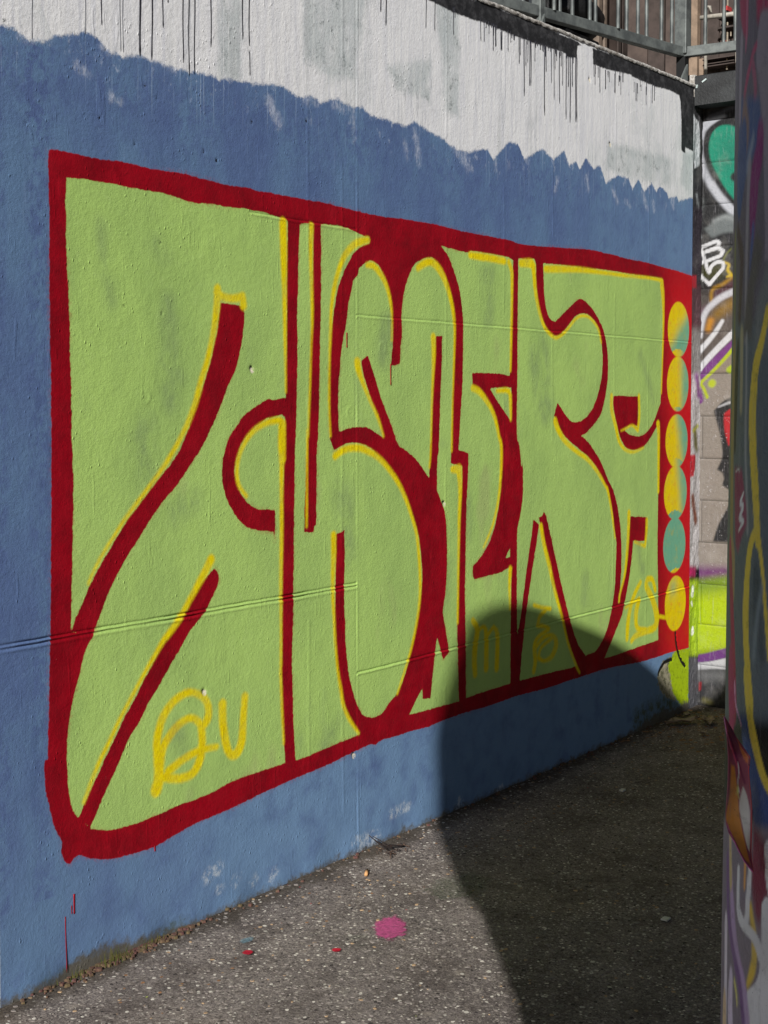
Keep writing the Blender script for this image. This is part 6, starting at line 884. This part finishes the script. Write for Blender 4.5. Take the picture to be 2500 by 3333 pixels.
# sprayed splashes on the asphalt
def splash(name, cx, cy, rx, ry, rgb, label, edge=.18, dens=.5, rot=0.):
    n = NT(name+'_paint'); r = n.attr('rim')
    f = n.mapr(n.math('ADD', r, n.math('MULTIPLY', n.math('SUBTRACT', n.noise(30, 6, .8), .5), 1.5)), .72, .98, 1., 0.)
    nrm = n.bump(n.noise(140, 5, .75), .8, .005)
    n.fin(n.mix(n.mapr(n.noise(90, 3, .7), .35, .65), lina(rgb), lina([v*.8 for v in rgb])), .8, nrm, .25)
    tr = n.n('ShaderNodeBsdfTransparent'); mx = n.n('ShaderNodeMixShader'); n.l(n.math('MULTIPLY', f, dens), mx.inputs[0])
    n.l(tr.outputs[0], mx.inputs[1]); n.l(n.b.outputs[0], mx.inputs[2]); n.l(mx.outputs[0], n.out.inputs[0])
    k = 24; V = [(cx, cy, .0045)]; R = [0.]; F = []; cr_, sr_ = math.cos(rot), math.sin(rot)
    for q in range(1, 7):
        for i in range(k): u_ = rx*q/6*1.3*math.cos(2*math.pi*i/k); v_ = ry*q/6*1.3*math.sin(2*math.pi*i/k); V.append((cx+u_*cr_-v_*sr_, cy+u_*sr_+v_*cr_, .0045)); R.append(q/6*1.3)
    for i in range(k): F.append((0, 1+i, 1+(i+1) % k))
    for q in range(5):
        for i in range(k): a = 1+q*k; F.append((a+i, a+k+i, a+k+(i+1) % k, a+(i+1) % k))
    o = raw(name, V, F, n.m); set_attr(o.data, 'rim', np.array(R)); tag(o, label, 'paint splash')
splash('paint_splash', -3.465, -.530, .105, .056, (214,92,150), 'bright pink round paint splash on the sunlit asphalt', dens=.75, rot=.58)
splash('paint_splash', -3.02, -.50, .16, .10, (60,96,60), 'faint dark green paint mist beside the pink splash, on the shade edge', dens=.2)
splash('paint_splash', -4.14, -1.06, .18, .12, (70,110,70), 'faint green paint mist at the bottom edge of the picture', dens=.25)
splash('paint_splash', -3.80, -.235, .03, .018, (120,160,176), 'small pale blue paint mark near the foot of the wall', dens=.55)
splash('paint_splash', -3.87, -.30, .018, .018, (200,20,50), 'small red paint mark on the asphalt left of the pink splash', dens=.95)
splash('paint_splash', -3.70, -.50, .02, .016, (200,20,50), 'small red paint mark on the asphalt just below the pink splash', dens=.95)
# twigs against the wall
M_TWIG = simple('dark_twig', (44,34,32), .8, sc=30); M_TW2 = simple('brown_twig', (96,74,60), .85, sc=30)
tw = empty('twig_heap', (-2.87, -.07, 0), 'small heap of dark dead twigs leaning on the foot of the blue wall', 'twigs')
def twig(p, r, mt):
    m = MB(); q = []
    for a, b in zip(p[:-1], p[1:]):
        for k in range(3): t = k/3; q.append(Vector(a).lerp(Vector(b), t)+Vector((random.uniform(-.002,.002), 0, random.uniform(-.002,.002))))
    q.append(Vector(p[-1])); m.tube(q, [r*(1-.5*i/len(q)) for i in range(len(q))], 6); m.build('twig', mt, tw, smooth=True)
twig([(-2.81,-.075,.012),(-2.85,-.04,.055),(-2.895,-.012,.10)], .0045, M_TWIG)
twig([(-2.80,-.07,.012),(-2.845,-.035,.05),(-2.885,-.010,.095)], .003, M_TWIG)
twig([(-2.78,-.09,.010),(-2.82,-.05,.05),(-2.865,-.012,.09)], .0035, M_TWIG)
twig([(-2.70,-.10,.008),(-2.77,-.09,.03),(-2.84,-.06,.045)], .005, M_TWIG)
for i in range(26):
    x = random.uniform(-2.90, -2.68); y = random.uniform(-.16, -.03); t = random.uniform(0, 3.14); l = random.uniform(.02, .06)
    twig([(x, y, .006), (x+l*.5*math.cos(t), y+l*.5*math.sin(t), .012+random.random()*.012), (x+l*math.cos(t), y+l*math.sin(t), .006)], random.uniform(.0012, .003), random.choice((M_TWIG, M_TW2)))
tw.scale = (.68, .68, .68); tw.location = (-2.91, -.085, 0)
# curled leaves in the corner
M_LEAF = simple('dry_leaf', (160,146,130), .8, sc=30, rgb2=(100,84,72))
def leaf(x, y, l, wd, rot, lab):
    V = []; F = []; nx, ny = 8, 5
    for i in range(nx+1):
        for j in range(ny):
            t = i/nx; s = (j/(ny-1)-.5)*2; ww = wd*math.sin(math.pi*min(max(t, .04), .96))**.7
            u = (t-.5)*l; v = s*ww; z = .008+.35*wd*s*s+.012*math.sin(t*5+x*9)**2
            V.append((x+u*math.cos(rot)-v*math.sin(rot), y+u*math.sin(rot)+v*math.cos(rot), z))
    for i in range(nx):
        for j in range(ny-1): a = i*ny+j; F.append((a, a+ny, a+ny+1, a+1))
    o = raw('dry_leaf', V, F, M_LEAF, None, True); o.modifiers.new('t', 'SOLIDIFY').thickness = .001
    tag(o, lab, 'leaf', 'dry leaves in the corner of the walls')
leaf(-.36, -.12, .20, .034, -.5, 'long curled dry leaf nearest the wall in the shaded corner')
leaf(-.27, -.22, .15, .034, .5, 'pale broad dry leaf lying in front of the long curled one')
leaf(-.20, -.07, .07, .02, 1.2, 'small dry leaf tucked deepest into the corner of the walls')
leaf(-.52, -.30, .06, .018, .2, 'lone small dry leaf furthest out on the shaded ground')
# cigarette ends and a bottle cap sized scrap
M_CIG = simple('cigarette_paper', (200,150,100), .7); M_PAPER = simple('white_scrap', (205,204,198), .7)
m = MB(); m.tube([(-3.125,-.18,.006), (-3.085,-.155,.006)], .006, 10); tag(m.build('cigarette_end', M_CIG, smooth=True), 'flattened orange cigarette end on the sunlit ground below the wall', 'cigarette end')
m = MB(); m.box(-2.895, -2.867, -1.20, -1.178, .0, .005); o = m.build('paper_scrap', M_PAPER); tag(o, 'small white paper scrap in the shaded ground low in the picture', 'scrap')
m = MB(); m.box(-1.655, -1.63, -.43, -.412, .0, .008); tag(m.build('paper_scrap', M_PAPER), 'small white scrap far back in the shaded ground', 'scrap')

# weeds and moss along the left foot of the wall
M_WEED = simple('weed_green', (84,104,50), .7, sc=30, rgb2=(120,112,60)); M_MOSS = simple('dry_moss', (96,84,58), .95, sc=40, rgb2=(92,60,58))
def weeds(cx, cy, n, h, lab):
    V = []; F = []
    for i in range(n):
        x = cx+random.gauss(0, .035); y = cy-abs(random.gauss(0, .012)); t = random.uniform(0, 6.28); hh = h*random.uniform(.35, 1.); l = random.uniform(.1, .5)*hh; wd = random.uniform(.0012, .0022)
        b = len(V); dx, dy = math.cos(t), math.sin(t)*.5-.3
        for k in range(5):
            q = k/4; V += [(x+dx*l*q*q-wd*(1-q), y+dy*l*q*q, hh*q), (x+dx*l*q*q+wd*(1-q)+.0002, y+dy*l*q*q, hh*q)]
        for k in range(4): F.append((b+2*k, b+2*k+1, b+2*k+3, b+2*k+2))
    root = empty('weed_tuft', (cx, cy, 0), lab, 'weed', 'weeds along the foot of the wall')
    raw('blades', V, F, M_WEED, root)
weeds(-4.13, -.015, 34, .055, 'largest tuft of thin green weeds growing at the left foot of the wall')
weeds(-3.98, -.012, 18, .035, 'short sparse weeds just right of the largest tuft at the foot of the wall')
weeds(-4.27, -.012, 16, .04, 'few thin weed blades at the far left foot of the wall')
V = []; F = []
for i in range(420):
    x = random.gauss(-4.1, .16) if i < 300 else random.uniform(-4.5, -.1); y = -abs(random.gauss(0, .018))-.002; r = random.uniform(.003, .010)
    c = chip_mesh(r, r*.8); b = len(V); V += [(x+p[0], y+p[1], p[2]-.002) for p in c.v]; F += [tuple(b+j for j in f) for f in c.f]
tag(raw('dry_moss', V, F, M_MOSS), kind='stuff')
